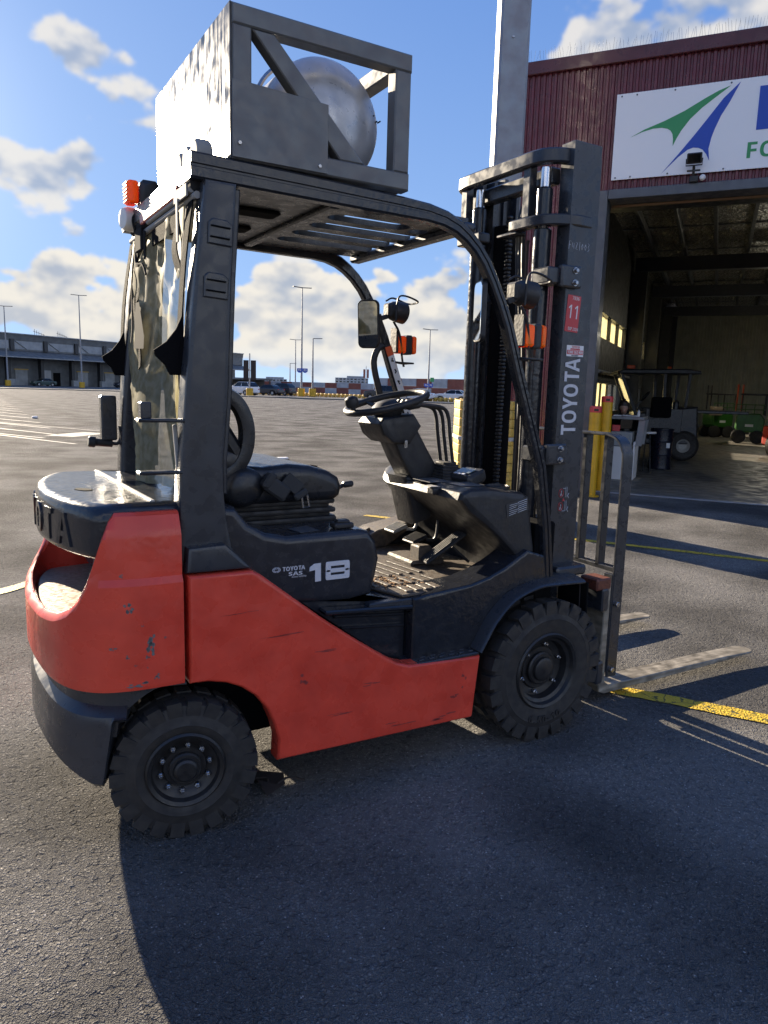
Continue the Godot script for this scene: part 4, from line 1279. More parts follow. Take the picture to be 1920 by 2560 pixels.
func make_rear_fittings(F: Node3D) -> void:
	var b: B
	var o: MeshInstance3D
	# light bar under the cradle
	b = nb()
	b.box(P(0.075, 1.850, 0.02), P(0.04, 0.05, 0.78), 0.008)
	o = put("light_bar", b, M.matte, F)
	put("tail_lens", nb().box(P(0.052, 1.846, 0.06), P(0.012, 0.032, 0.46), 0.004), M.red_lens, o)
	b = nb()
	for z in [0.33, 0.25, 0.17]:
		b.cyl(P(0.130, 1.940, z), P(0.085, 1.940, z), 0.040, 22, 0.006)
	put("hose_coil", b, M.rod, F)
	b = nb()
	b.box(P(0.095, 1.948, -0.255), P(0.065, 0.085, 0.075), 0.012)
	b.box(P(0.095, 1.895, -0.255), P(0.05, 0.02, 0.05), 0.004)
	put("beacon_base", b, M.plastic, F)
	var am := put("rear_amber_lamp", nb().prism(rrect(0.074, 0.070, 0.008), -0.058, -0.02, 0.010, Transform3D(Vector3(0, 1, 0), Vector3(0, 0, 1), Vector3(1, 0, 0), P(0.080, 1.948, -0.262)), 2), M.amber, F)
	b = nb()
	for k in 6:
		b.bar(P(0.0215, 1.919 + k * 0.0115, -0.291), P(0.0215, 1.919 + k * 0.0115, -0.233), 0.004, 0.006)
	put("lens_rib", b, M.amber, am)
	b = nb()
	b.lathe([Vector2(0, -0.03), Vector2(0.034, -0.026), Vector2(0.041, -0.01), Vector2(0.040, 0.05), Vector2(0.0, 0.06)], Transform3D(Basis.from_euler(Vector3(0, PI / 2 + 0.2, 0)), P(0.045, 1.872, -0.315)), 24)
	put("reverse_beeper", b, M.lamp_white, F)
	b = nb()
	b.cyl(P(0.068, 1.812, -0.40), P(0.068, 1.812, 0.42), 0.010, 10)
	b.cyl(P(0.058, 1.828, -0.10), P(0.058, 1.828, 0.40), 0.008, 10)
	put("curtain_rod", b, M.rod, F)
	b = nb()
	b.box(P(0.048, 1.828, 0.330), P(0.006, 0.035, 0.13), 0.002)
	b.bar(P(0.044, 1.82, 0.305), P(0.046, 1.705, 0.298), 0.020, 0.004, Vector3(1, 0, 0))
	put("latch_bracket", b, M.rod, F)
	# clear plastic rear screen, creased
	var fn := FastNoiseLite.new()
	fn.seed = 12
	fn.frequency = 2.2
	var rows: Array = []
	for j in 25:
		var r: Array = []
		var fy := j / 24.0
		for k in 29:
			var fz := k / 28.0
			var z0 := lerpf(-0.37, -0.12, smoothstep(0.45, 1.0, fy))
			var z1 := lerpf(0.385, 0.33, fy)
			var z := lerpf(z0, z1, fz)
			var y := lerpf(1.80, 0.985, fy) + fn.get_noise_2d(z * 0.6, 9.0) * 0.03 * fy
			var crease := absf(fn.get_noise_3d(z * 1.3, y * 0.8, 0.0))
			var x := 0.020 + 0.095 * (y - 1.25) + 0.06 * (crease - 0.25) + 0.022 * sin(z * 11.0 + y * 5.0) * (0.3 + fy * 0.7) + 0.03 * fy
			r.append(P(x, y, z))
		rows.append(r)
	put("rear_screen", nb().sheet(rows), M.clear, F, 75.0)
	var hem := func(called: String, za: float, zb: float, ya: float, yb: float, w: float, m: Material, lean := 0.0) -> void:
		var pts: Array = []
		for j in 9:
			var f := j / 8.0
			pts.append(P(0.010 + 0.095 * (lerpf(ya, yb, f) - 1.25) + 0.006 * sin(f * 5.0 + za * 9.0) - lean * f * f, lerpf(ya, yb, f), lerpf(za, zb, f) + 0.004 * sin(f * 8.0)))
		put(called, nb().sweep(pts, rect(w, 0.004, 0.001), Vector3(0, 0, 1)), m, F)
	hem.call("screen_hem", -0.385, -0.420, 1.80, 1.36, 0.050, M.webbing, 0.01)
	hem.call("screen_hem", 0.385, 0.372, 1.80, 1.37, 0.045, M.webbing, 0.015)
	hem.call("strap", -0.255, -0.245, 1.79, 1.58, 0.040, M.webbing)
	hem.call("strap", -0.25, -0.12, 1.60, 1.36, 0.026, M.webbing)
	hem.call("strap", 0.23, 0.30, 1.775, 1.62, 0.050, M.webbing)
	put("screen_header", nb().box(P(0.062, 1.772, 0.10), P(0.006, 0.05, 0.32), 0.002), M.webbing, F)
	hem.call("zip_edge", 0.34, 0.375, 1.80, 1.42, 0.010, M.mesh_cloth)
	hem.call("zip_edge", -0.315, -0.30, 1.79, 1.45, 0.008, M.mesh_cloth)
	b = nb()
	b.sheet([[P(0.035, 1.58, -0.235), P(0.035, 1.58, -0.16)], [P(0.020, 1.46, -0.17), P(0.020, 1.46, -0.03)], [P(0.015, 1.425, -0.17), P(0.015, 1.42, -0.02)]])
	put("screen_patch", b, M.matte, F)
	for s in [1.0, -1.0]:
		b = nb()
		b.prism(xy([0.030, 1.50, 0.012, 1.46, -0.015, 1.425, -0.050, 1.400, -0.045, 1.385, -0.020, 1.362, -0.008, 1.335, 0.022, 1.335, 0.034, 1.40]), 0.385 * s, 0.398 * s, 0.003)
		put("screen_flap", b, M.webbing, F)
	b = nb()
	b.tube(smooth_path([P(0.085, 1.90, -0.255), P(0.045, 1.87, -0.265), P(0.058, 1.80, -0.275), P(0.045, 1.72, -0.24), P(0.045, 1.70, -0.14), P(0.04, 1.66, -0.07)], 5), 0.004, 5)
	b.box(P(0.048, 1.785, -0.19), P(0.012, 0.075, 0.085), 0.004)
	b.tube([P(0.045, 1.80, -0.10), P(0.043, 1.71, -0.095)], 0.004, 5)
	put("wiring", b, M.matte, F)
	# brackets welded to the pillars
	for e in [[1.212, 0.43], [1.070, 0.43]]:
		b = nb()
		b.box(P(-0.045, e[0], e[1]), P(0.125, 0.010, 0.04), 0.003)
		if e[0] > 1.2:
			b.box(P(-0.085, e[0] + 0.027, e[1]), P(0.028, 0.045, 0.034), 0.003)
		put("pillar_bracket", b, M.black, F)
	put("gas_strut", nb().bar(P(0.0, 1.20, 0.405), P(0.01, 1.07, 0.40), 0.014, 0.012), M.rod, F)
	b = nb()
	b.box(P(-0.03, 1.178, -0.425), P(0.055, 0.165, 0.045), 0.005)
	put("junction_box", b, M.black, F)
	b = nb()
	b.cyl(P(-0.02, 1.083, -0.42), P(-0.085, 1.090, -0.415), 0.014, 12)
	b.cyl(P(-0.078, 1.089, -0.415), P(-0.105, 1.092, -0.415), 0.020, 12, 0.004)
	b.tube(smooth_path([P(-0.02, 1.083, -0.42), P(0.0, 1.085, -0.41), P(0.012, 1.11, -0.405), P(0.008, 1.15, -0.405)], 4), 0.007, 6)
	put("gas_fitting", b, M.plastic, F)

func make_mast(F: Node3D) -> void:
	var b: B
	var o: MeshInstance3D
	for s in [1.0, -1.0]:
		b = nb()
		var prof: Array = []
		for e in [[1.494, 0.336], [1.632, 0.336], [1.632, 0.268], [1.612, 0.268], [1.612, 0.314], [1.514, 0.314], [1.514, 0.268], [1.494, 0.268]]:
			prof.append(Vector2(e[0], e[1] * s + (0.062 if s < 0.0 else 0.0)))
		b.prism(prof, 0.10, 2.232, 0.002, XZ)
		o = put("mast_rail", b, M.black, F)
		b = nb()
		var inner: Array = []
		for e in [[1.530, 0.300], [1.672, 0.300], [1.672, 0.235], [1.655, 0.235], [1.655, 0.282], [1.548, 0.282], [1.548, 0.235], [1.530, 0.235]]:
			inner.append(Vector2(e[0], e[1] * s + (0.062 if s < 0.0 else 0.0)))
		b.prism(inner, 0.12, 2.20, 0.002, XZ)
		put("inner_mast_rail", b, M.black, F)
		b = nb()
		var zc := 0.235 if s > 0.0 else -0.165
		b.cyl(P(1.452, 0.30, zc), P(1.452, 1.93, zc), 0.034, 20, 0.004)
		b.cyl(P(1.452, 1.965, zc), P(1.452, 2.08, zc), 0.030, 20, 0.008)
		o = put("lift_cylinder", b, M.black_gloss, F)
		put("cylinder_rod", nb().cyl(P(1.452, 1.92, zc), P(1.452, 2.15, zc), 0.020, 18), M.chrome, o)
		b = nb()
		b.bar(P(1.436, 1.98, zc - 0.07), P(1.436, 2.175, zc - 0.07), 0.040, 0.036, Vector3(1, 0, 0))
		put("mast_post", b, M.black, F)
		# clamps that hold the cylinder to the rail
		if s < 0.0:
			continue
		for e in [[1.748, 1.500], [1.082, 1.485]]:
			b = nb()
			b.box(P(e[1], e[0], 0.348 * s), P(0.105, 0.080, 0.026), 0.006)
			b.box(P(1.440, e[0], 0.300 * s), P(0.09, 0.060, 0.09), 0.006)
			o = put("mast_clamp", b, M.black, F)
			for k in [-0.022, 0.022]:
				b = nb()
				b.cyl(P(e[1] + 0.014, e[0] + k, 0.360 * s), P(e[1] + 0.014, e[0] + k, 0.364 * s), 0.013, 16, 0.001)
				b.cyl(P(e[1] + 0.014, e[0] + k, 0.363 * s), P(e[1] + 0.014, e[0] + k, 0.374 * s), 0.009, 6, 0.002)
				put("bolt", b, M.steel, o)
	# top tie bars bulging towards the driver
	b = nb()
	b.sweep(smooth_path([P(1.66, 2.185, 0.245), P(1.58, 2.185, 0.290), P(1.50, 2.185, 0.292), P(1.445, 2.185, 0.262), P(1.422, 2.185, 0.20), P(1.418, 2.185, 0.0), P(1.418, 2.185, -0.20), P(1.432, 2.185, -0.262), P(1.48, 2.185, -0.292), P(1.56, 2.185, -0.28)], 4), rect(0.052, 0.040, 0.006), Vector3(0, 1, 0))
	put("top_tie_bar", b, M.black, F)
	b = nb()
	b.box(P(1.60, 2.215, 0.27), P(0.11, 0.03, 0.07), 0.006)
	b.box(P(1.50, 2.13, 0.0), P(0.05, 0.06, 0.48), 0.006)
	put("mast_crosshead", b, M.black, F)
	b = nb()
	b.sweep(smooth_path([P(1.60, 1.955, 0.318), P(1.53, 1.955, 0.322), P(1.46, 1.955, 0.292), P(1.425, 1.955, 0.24), P(1.418, 1.955, 0.14), P(1.42, 1.955, 0.10)], 4), rect(0.040, 0.045, 0.005), Vector3(0, 1, 0))
	b.box(P(1.43, 1.930, 0.075), P(0.05, 0.012, 0.12), 0.003)
	put("cylinder_tie_bar", b, M.black, F)
	put("cylinder_tie_bar", nb().box(P(1.45, 1.955, -0.20), P(0.06, 0.04, 0.16), 0.005), M.black, F)
	# free-lift cylinder, chains and hoses in the middle
	b = nb()
	b.cyl(P(1.60, 0.25, -0.165), P(1.60, 2.02, -0.165), 0.060, 24, 0.006)
	b.box(P(1.57, 1.10, -0.245), P(0.11, 2.0, 0.04), 0.006)
	put("free_lift_cylinder", b, M.dark, F)
	for z in [-0.095]:
		b = nb()
		for k in 110:
			b.box(P(1.56, 0.30 + k * 0.016, z), P(0.022, 0.013, 0.030 if k % 2 == 0 else 0.022), 0.003)
		put("lift_chain", b, M.rim, F)
	for e in [[1.46, 0.118], [1.465, 0.092], [1.47, 0.072]]:
		b = nb()
		b.tube(smooth_path([P(e[0], 0.5, e[1] + 0.06), P(e[0], 1.2, e[1] + 0.055), P(e[0], 1.55, e[1] + 0.03), P(e[0], 1.9, e[1]), P(e[0] + 0.01, 2.03, e[1]), P(e[0] + 0.05, 2.07, e[1]), P(e[0] + 0.09, 2.03, e[1]), P(e[0] + 0.095, 1.5, e[1] + 0.03), P(e[0] + 0.095, 0.6, e[1] + 0.06)], 4), 0.0085, 8)
		put("hose", b, M.plastic, F)
	put("hose", nb().tube(smooth_path([P(1.446, 1.90, 0.165), P(1.443, 1.85, 0.162), P(1.449, 1.45, 0.168), P(1.444, 1.1, 0.165), P(1.45, 0.7, 0.168)], 4), 0.006, 7), M.mesh_cloth, F)
	# lower brace and carriage
	b = nb()
	for e in [[0.47, 0.07], [0.15, 0.07]]:
		b.box(P(1.775, e[0], 0), P(0.040, 0.10, 0.80), 0.006)
	b.box(P(1.72, 0.31, 0.20), P(0.06, 0.42, 0.03), 0.004)
	b.box(P(1.72, 0.31, -0.20), P(0.06, 0.42, 0.03), 0.004)
	b.box(P(1.60, 0.135, 0), P(0.10, 0.07, 0.60), 0.008)
	b.box(P(1.56, 0.62, 0.36), P(0.16, 0.04, 0.10), 0.008)
	var car := put("fork_carriage", b, M.black, F)
	put("carriage_hook", nb().box(P(1.765, 0.538, 0.345), P(0.085, 0.05, 0.10), 0.006), mat(Color(0.16, 0.045, 0.025), 0.7, 0.0, "dusty", 6.0), car)
	for s in [1.0, -1.0]:
		var z: float = 0.318 * s
		b = nb()
		b.prism(xy([1.805, 0.53, 1.838, 0.53, 1.840, 0.115, 1.848, 0.085, 1.870, 0.070, 2.70, 0.062, 2.885, 0.055, 2.885, 0.046, 2.70, 0.040, 1.850, 0.032, 1.812, 0.045, 1.803, 0.085]), z - 0.05, z + 0.05, 0.004)
		for k in 1:
			b.lathe([Vector2(0, -0.0045), Vector2(0.046, -0.0045), Vector2(0.050, 0), Vector2(0.046, 0.0045), Vector2(0, 0.0045)], Transform3D(Vector3(0.9, 0, 0), Vector3(0, 0, 1), Vector3(0, 1, 0), P(2.884, 0.0505, z)), 24)
		put("fork", b, M.fork, F)
	# load backrest
	b = nb()
	for s in [1.0, -1.0]:
		b.sweep(smooth_path([P(1.90, 1.150, 0.0), P(1.90, 1.150, 0.20 * s), P(1.90, 1.148, 0.255 * s), P(1.90, 1.130, 0.305 * s), P(1.90, 1.090, 0.333 * s), P(1.90, 1.03, 0.342 * s), P(1.898, 0.7, 0.345 * s), P(1.895, 0.10, 0.350 * s)], 5), rect(0.060, 0.012, 0.003), Vector3(1, 0, 0))
	var br := put("load_backrest", b, M.black, F)
	for s in [1.0, -1.0]:
		for z in [0.115, 0.235]:
			put("backrest_bar", nb().bar(P(1.90, 0.575, z * s), P(1.90, 1.145, z * s), 0.024, 0.040, Vector3(1, 0, 0)), M.black, br)
		b = nb()
		b.bar(P(1.87, 0.12, 0.325 * s), P(1.87, 0.56, 0.325 * s), 0.05, 0.02, Vector3(1, 0, 0))
		put("backrest_foot", b, M.black, br)
		for y in [0.43, 0.135]:
			b = nb()
			b.cyl(P(1.885, y, 0.352 * s), P(1.885, y, 0.372 * s), 0.012, 6, 0.002)
			put("bolt", b, M.steel, br)
	put("backrest_bar", nb().bar(P(1.90, 0.575, -0.345), P(1.90, 0.575, 0.345), 0.040, 0.020), M.black, br)
	# stickers and lettering on the right rail
	var t90 := Basis.from_euler(Vector3(0, 0, PI / 2))
	text("mast_lettering", "TOYOTA", 0.106, 0.002, M.decal, F, Transform3D(t90, P(1.556, 1.303, 0.3375)), "Droid Sans", true, 0.73)
	o = put("inspection_sticker", nb().prism(rect(0.068, 0.136, 0.002), 0.3362, 0.3375, 0.0, T(P(1.538, 1.617, 0), 0, 0, -0.06)), M.sticker, F)
	text("sticker_number", "11", 0.066, 0.001, M.white, o, T(P(1.540, 1.622, 0.3382), 0, 0, -0.06), "Droid Sans", false, 0.85)
	text("sticker_print", "7836", 0.017, 0.001, M.white, o, T(P(1.549, 1.674, 0.3382), 0, 0, -0.06), "Droid Sans", false)
	text("sticker_print", "EXP 2024", 0.0155, 0.001, M.white, o, T(P(1.543, 1.560, 0.3382), 0, 0, -0.06), "Droid Sans", false, 0.85)
	o = put("phone_sticker", nb().prism(rect(0.088, 0.042, 0.001), 0.3362, 0.3375, 0.0, T(P(1.563, 1.479, 0))), M.white, F)
	put("sticker_band", nb().prism(rect(0.084, 0.016, 0.0005), 0.3376, 0.3379, 0.0, T(P(1.563, 1.474, 0))), M.sticker, o)
	put("sticker_band", nb().prism(rect(0.050, 0.005, 0.0005), 0.3376, 0.3379, 0.0, T(P(1.563, 1.486, 0))), M.sticker, o)
	text("sticker_print", "TOYOTA", 0.011, 0.0005, M.sticker, o, T(P(1.565, 1.494, 0.3379)), "Droid Sans", true)
	text("sticker_print", "1300 362 900", 0.0145, 0.0005, M.white, o, T(P(1.563, 1.474, 0.3382)), "Droid Sans", true, 0.9)
	text("sticker_print", "FOR SERVICE", 0.006, 0.0005, M.dark, o, T(P(1.563, 1.4615, 0.3379)), "Droid Sans", true)
	# chalk number drawn by hand: strokes
	b = nb()
	var cx := 1.495
	var glyph := {"F": [[0.0, 0.0, 0.2, 1.0, 0.9, 0.95], [0.1, 0.5, 0.6, 0.55]], "u": [[0.0, 0.8, 0.05, 0.3, 0.5, 0.25, 0.75, 0.8, 0.7, 0.1]], "2": [[0.1, 0.9, 0.8, 0.85, 0.2, 0.1, 0.9, 0.05]], "1": [[0.4, 1.0, 0.4, 0.0]], "0": [[0.5, 0.8, 0.1, 0.45, 0.45, 0.1, 0.8, 0.45, 0.5, 0.8]], "3": [[0.1, 1.0, 0.7, 0.85, 0.3, 0.55, 0.8, 0.25, 0.1, 0.0]]}
	for ch in "Fu21003":
		for stv in glyph[ch]:
			var pts: Array = []
			for k in range(0, stv.size(), 2):
				pts.append(P(cx + stv[k] * 0.012, 1.850 + stv[k + 1] * 0.030, 0.3366))
			b.tube(pts, 0.0011, 4)
		cx += 0.0165 if ch != "1" else 0.013
	put("chalk_number", b, M.decal, F)
	# crush-hazard pictograms
	b = nb()
	var wb := nb()
	for y in [0.925, 0.870]:
		var loop: Array = []
		for k in 18:
			var a := TAU * k / 18
			loop.append(P(1.542 + 0.0125 * cos(a), y + 0.0165 * sin(a), 0.3368))
		b.tube(loop, 0.0012, 4, true)
		b.tube([P(1.534, y + 0.011, 0.3368), P(1.551, y - 0.011, 0.3368)], 0.0012, 4)
		wb.tube([P(1.545, y + 0.010, 0.3366), P(1.543, y, 0.3366), P(1.538, y - 0.012, 0.3366)], 0.0014, 4)
		wb.tube([P(1.543, y, 0.3366), P(1.548, y - 0.012, 0.3366)], 0.0014, 4)
		wb.tube([P(1.566, y + 0.024, 0.3366), P(1.567, y - 0.018, 0.3366)], 0.0010, 4)
		wb.tube([P(1.573, y + 0.024, 0.3366), P(1.574, y - 0.018, 0.3366)], 0.0010, 4)
		wb.tube([P(1.584, y - 0.002, 0.3366), P(1.578, y - 0.012, 0.3366), P(1.585, y - 0.022, 0.3366)], 0.0016, 4)
		wb.tube([P(1.566, y + 0.018 * (1.0 if y > 0.9 else -1.0), 0.3366), P(1.552, y + 0.018 * (1.0 if y > 0.9 else -1.0), 0.3366)], 0.0012, 4)
	b.prism([Vector2(-0.007, -0.006), Vector2(0.007, -0.006), Vector2(0.0, 0.008)], 0.3362, 0.3372, 0.0, T(P(1.556, 0.898, 0)))
	put("hazard_rings", b, M.sticker, F)
	put("hazard_figures", wb, M.decal, F)
	# pictogram card on the far rail
	o = put("instruction_card", nb().box(P(1.492, 1.44, -0.252), P(0.003, 0.15, 0.05), 0.0005), M.mesh_cloth, F)
	b = nb()
	for k in 3:
		b.box(P(1.4895, 1.40 + k * 0.047, -0.252), P(0.001, 0.038, 0.042), 0.0002)
	put("card_panel", b, M.decal, o)
	b = nb()
	for k in 3:
		var y := 1.40 + k * 0.047
		b.box(P(1.488, y - 0.006, -0.252), P(0.001, 0.010, 0.022), 0.0002, Basis.from_euler(Vector3(0.4 * k, 0, 0)))
		b.box(P(1.488, y + 0.008, -0.249), P(0.001, 0.008, 0.008), 0.0002)
	put("card_figure", b, M.dark, o)

# ---------------------------------------------------------------- people: smooth union of tapered capsules, meshed as surface nets
func body_mesh(bones: Array, cell: float, blend: float) -> B:
	var lo := Vector3.ONE * 1e9
	var hi := -lo
	for q in bones:
		for k in 2:
			lo = lo.min(q[k] - Vector3.ONE * (q[2 + k] + cell * 2.0))
			hi = hi.max(q[k] + Vector3.ONE * (q[2 + k] + cell * 2.0))
	var n := Vector3i(((hi - lo) / cell).ceil()) + Vector3i.ONE
	var val := PackedFloat32Array()
	val.resize(n.x * n.y * n.z)
	for z in n.z:
		for y in n.y:
			for x in n.x:
				var p := lo + Vector3(x, y, z) * cell
				var d := 1e3
				for q in bones:
					var ab: Vector3 = q[1] - q[0]
					var t := clampf((p - q[0]).dot(ab) / maxf(ab.length_squared(), 1e-9), 0.0, 1.0)
					var e: float = (p - (q[0] + ab * t)).length() - lerpf(q[2], q[3], t)
					var h := maxf(blend - absf(d - e), 0.0) / blend
					d = minf(d, e) - h * h * blend * 0.25
				val[(z * n.y + y) * n.x + x] = d
	var b := nb()
	b.begin()
	var at := {}
	for z in n.z - 1:
		for y in n.y - 1:
			for x in n.x - 1:
				var s := Vector3.ZERO
				var c := 0
				var i0 := (z * n.y + y) * n.x + x
				for e in [[0, 0, 0, 0], [0, 0, 0, 1], [0, 0, 0, 2], [1, 0, 0, 1], [1, 0, 0, 2], [0, 1, 0, 0], [0, 1, 0, 2], [0, 0, 1, 0], [0, 0, 1, 1], [1, 1, 0, 2], [1, 0, 1, 1], [0, 1, 1, 0]]:
					var ia: int = i0 + (e[2] * n.y + e[1]) * n.x + e[0]
					var ib: int = ia + [1, n.x, n.x * n.y][e[3]]
					if (val[ia] < 0.0) != (val[ib] < 0.0):
						var f := val[ia] / (val[ia] - val[ib])
						var p := Vector3(e[0], e[1], e[2])
						p[e[3]] += f
						s += p
						c += 1
				if c > 0:
					at[Vector3i(x, y, z)] = b.add(lo + (Vector3(x, y, z) + s / c) * cell)
	for z in range(1, n.z - 1):
		for y in range(1, n.y - 1):
			for x in range(1, n.x - 1):
				var ia := (z * n.y + y) * n.x + x
				for ax in 3:
					var ib: int = ia + [1, n.x, n.x * n.y][ax]
					if (val[ia] < 0.0) == (val[ib] < 0.0):
						continue
					var u := Vector3i.ZERO
					var w := Vector3i.ZERO
					u[(ax + 1) % 3] = 1
					w[(ax + 2) % 3] = 1
					var c := Vector3i(x, y, z)
					var q := PackedInt32Array([at[c], at[c - u], at[c - u - w], at[c - w]])
					if val[ia] >= 0.0:
						q.reverse()
					b.f.append(q)
	b.end()
	return b

# ---------------------------------------------------------------- the place
const W0 := Vector3(7.368, 0.0, -4.039)

func wt() -> Transform3D:
	return Transform3D(Vector3(0.58, 0, 0.8146), Vector3(0, 1, 0), Vector3(-0.8146, 0, 0.58), W0)

func wp(s: float, y: float, t: float) -> Vector3:
	return wt() * Vector3(s, y, -t)

func at_w(o: Node3D, s: float, t: float, turn := 0.0, y := 0.0) -> void:
	o.transform = Transform3D(wt().basis * Basis.from_euler(Vector3(0, turn, 0)), wp(s, y, t))

func wave(x0: float, x1: float, pitch: float, depth: float, front: float, back: float) -> Array:
	var p: Array = []
	var x := x0
	while x < x1 - 0.001:
		for e in [[0.0, 0.0], [0.42, 0.0], [0.55, 1.0], [0.87, 1.0]]:
			if x + pitch * e[0] < x1:
				p.append(Vector2(x + pitch * e[0], front - depth * e[1]))
		x += pitch
	p.append(Vector2(x1, front))
	p.append(Vector2(x1, back))
	p.append(Vector2(x0, back))
	return p

func make_ground() -> void:
	var a := StandardMaterial3D.new()
	a.roughness = 0.9
	a.metallic_specular = 0.08
	var w := 1280
	var n := FastNoiseLite.new()
	n.seed = 4
	n.noise_type = FastNoiseLite.TYPE_CELLULAR
	n.frequency = 0.090
	n.fractal_type = FastNoiseLite.FRACTAL_NONE
	n.cellular_jitter = 1.0
	n.domain_warp_enabled = true
	n.domain_warp_amplitude = 9.0
	n.domain_warp_frequency = 0.07
	n.domain_warp_fractal_octaves = 3
	n.cellular_return_type = FastNoiseLite.RETURN_CELL_VALUE
	var tone := n.get_seamless_image(w, w, false, false, 0.03).get_data()
	n.cellular_return_type = FastNoiseLite.RETURN_DISTANCE2_SUB
	var dome := n.get_seamless_image(w, w, false, false, 0.03).get_data()
	n.frequency = 0.19
	n.seed = 9
	n.cellular_return_type = FastNoiseLite.RETURN_CELL_VALUE
	var tone2 := n.get_seamless_image(w, w, false, false, 0.03).get_data()
	n.cellular_return_type = FastNoiseLite.RETURN_DISTANCE2_SUB
	var dome2 := n.get_seamless_image(w, w, false, false, 0.03).get_data()
	n.domain_warp_enabled = false
	n.noise_type = FastNoiseLite.TYPE_SIMPLEX
	n.fractal_type = FastNoiseLite.FRACTAL_FBM
	n.fractal_octaves = 4
	n.frequency = 0.018
	var low := n.get_seamless_image(w, w, false, false, 0.08).get_data()
	n.frequency = 0.2
	n.fractal_octaves = 2
	var fine := n.get_seamless_image(w, w, false, false, 0.03).get_data()
	var col := PackedByteArray()
	col.resize(w * w * 3)
	var hgt := PackedByteArray()
	hgt.resize(w * w)
	for k in w * w:
		var v := tone[k] / 255.0
		var big := smoothstep(0.10, 0.50, dome[k] / 255.0) * (1.0 if v > 0.42 else 0.0)
		var small := smoothstep(0.02, 0.40, dome2[k] / 255.0)
		var lo := smoothstep(0.22, 0.36, low[k] / 255.0)      # loose pits where stones are gone
		var fi := fine[k] / 255.0
		var c := lerpf(121.0, 121.0 + 41.0 * v, maxf(big, small * 0.6)) * (0.88 + 0.24 * fi) * (0.86 + 0.14 * lo)
		if tone2[k] > 249 and dome2[k] > 50:
			c = lerpf(c, 220.0, clampf(dome2[k] / 90.0 - 0.4, 0.0, 1.0))
		col[k * 3] = int(c)
		col[k * 3 + 1] = int(c * 0.985)
		col[k * 3 + 2] = int(c * 0.965)
		hgt[k] = int(255.0 * clampf(0.05 + (0.36 * big * (0.5 + 0.5 * v) + 0.24 * small) * (0.25 + 0.75 * lo) + 0.22 * lo + 0.14 * fi, 0.0, 1.0))
	a.albedo_texture = ImageTexture.create_from_image(Image.create_from_data(w, w, false, Image.FORMAT_RGB8, col))
	a.heightmap_enabled = true
	a.heightmap_texture = ImageTexture.create_from_image(Image.create_from_data(w, w, false, Image.FORMAT_L8, hgt))
	a.heightmap_scale = 1.9
	a.uv1_triplanar = true
	a.uv1_world_triplanar = true
	a.uv1_scale = Vector3.ONE / 1.15
	a.detail_enabled = true
	a.detail_blend_mode = BaseMaterial3D.BLEND_MODE_MUL
	a.detail_uv_layer = BaseMaterial3D.DETAIL_UV_2
	a.detail_albedo = noise_tex("patches", FastNoiseLite.TYPE_SIMPLEX_SMOOTH, 0.010, 6, 0.25, 0.75, 77, 512, gray(0.74), Color.WHITE)
	a.uv2_triplanar = true
	a.uv2_world_triplanar = true
	a.uv2_scale = Vector3.ONE / 7.0
	M.asphalt = a
	var s := nb()
	s.sheet([[P(-700, 0, 120), P(-700, 0, -700)], [P(700, 0, 120), P(700, 0, -700)]])
	var o := put("ground", s, a)
	o.set_meta("kind", "structure")

func strip(called: String, a: Vector3, b: Vector3, w: float, m: Material, wob := 0.0, hgt := 0.004) -> void:
	var d := (b - a).normalized()
	var x := Vector3(-d.z, 0, d.x) * w * 0.5
	var n := maxi(2, int((b - a).length() / 0.05)) if wob > 0.0 else 2
	n = mini(n, 160)
	var rng := RandomNumberGenerator.new()
	rng.seed = 31
	var l: Array = []
	var r: Array = []
	for k in n:
		var p := a.lerp(b, float(k) / (n - 1)) + P(0, hgt, 0)
		l.append(p - x * (1.0 + rng.randf_range(-wob, wob)))
		r.append(p + x * (1.0 + rng.randf_range(-wob, wob)))
	var o := put(called, nb().sheet([l, r]), m)
	o.set_meta("kind", "structure")

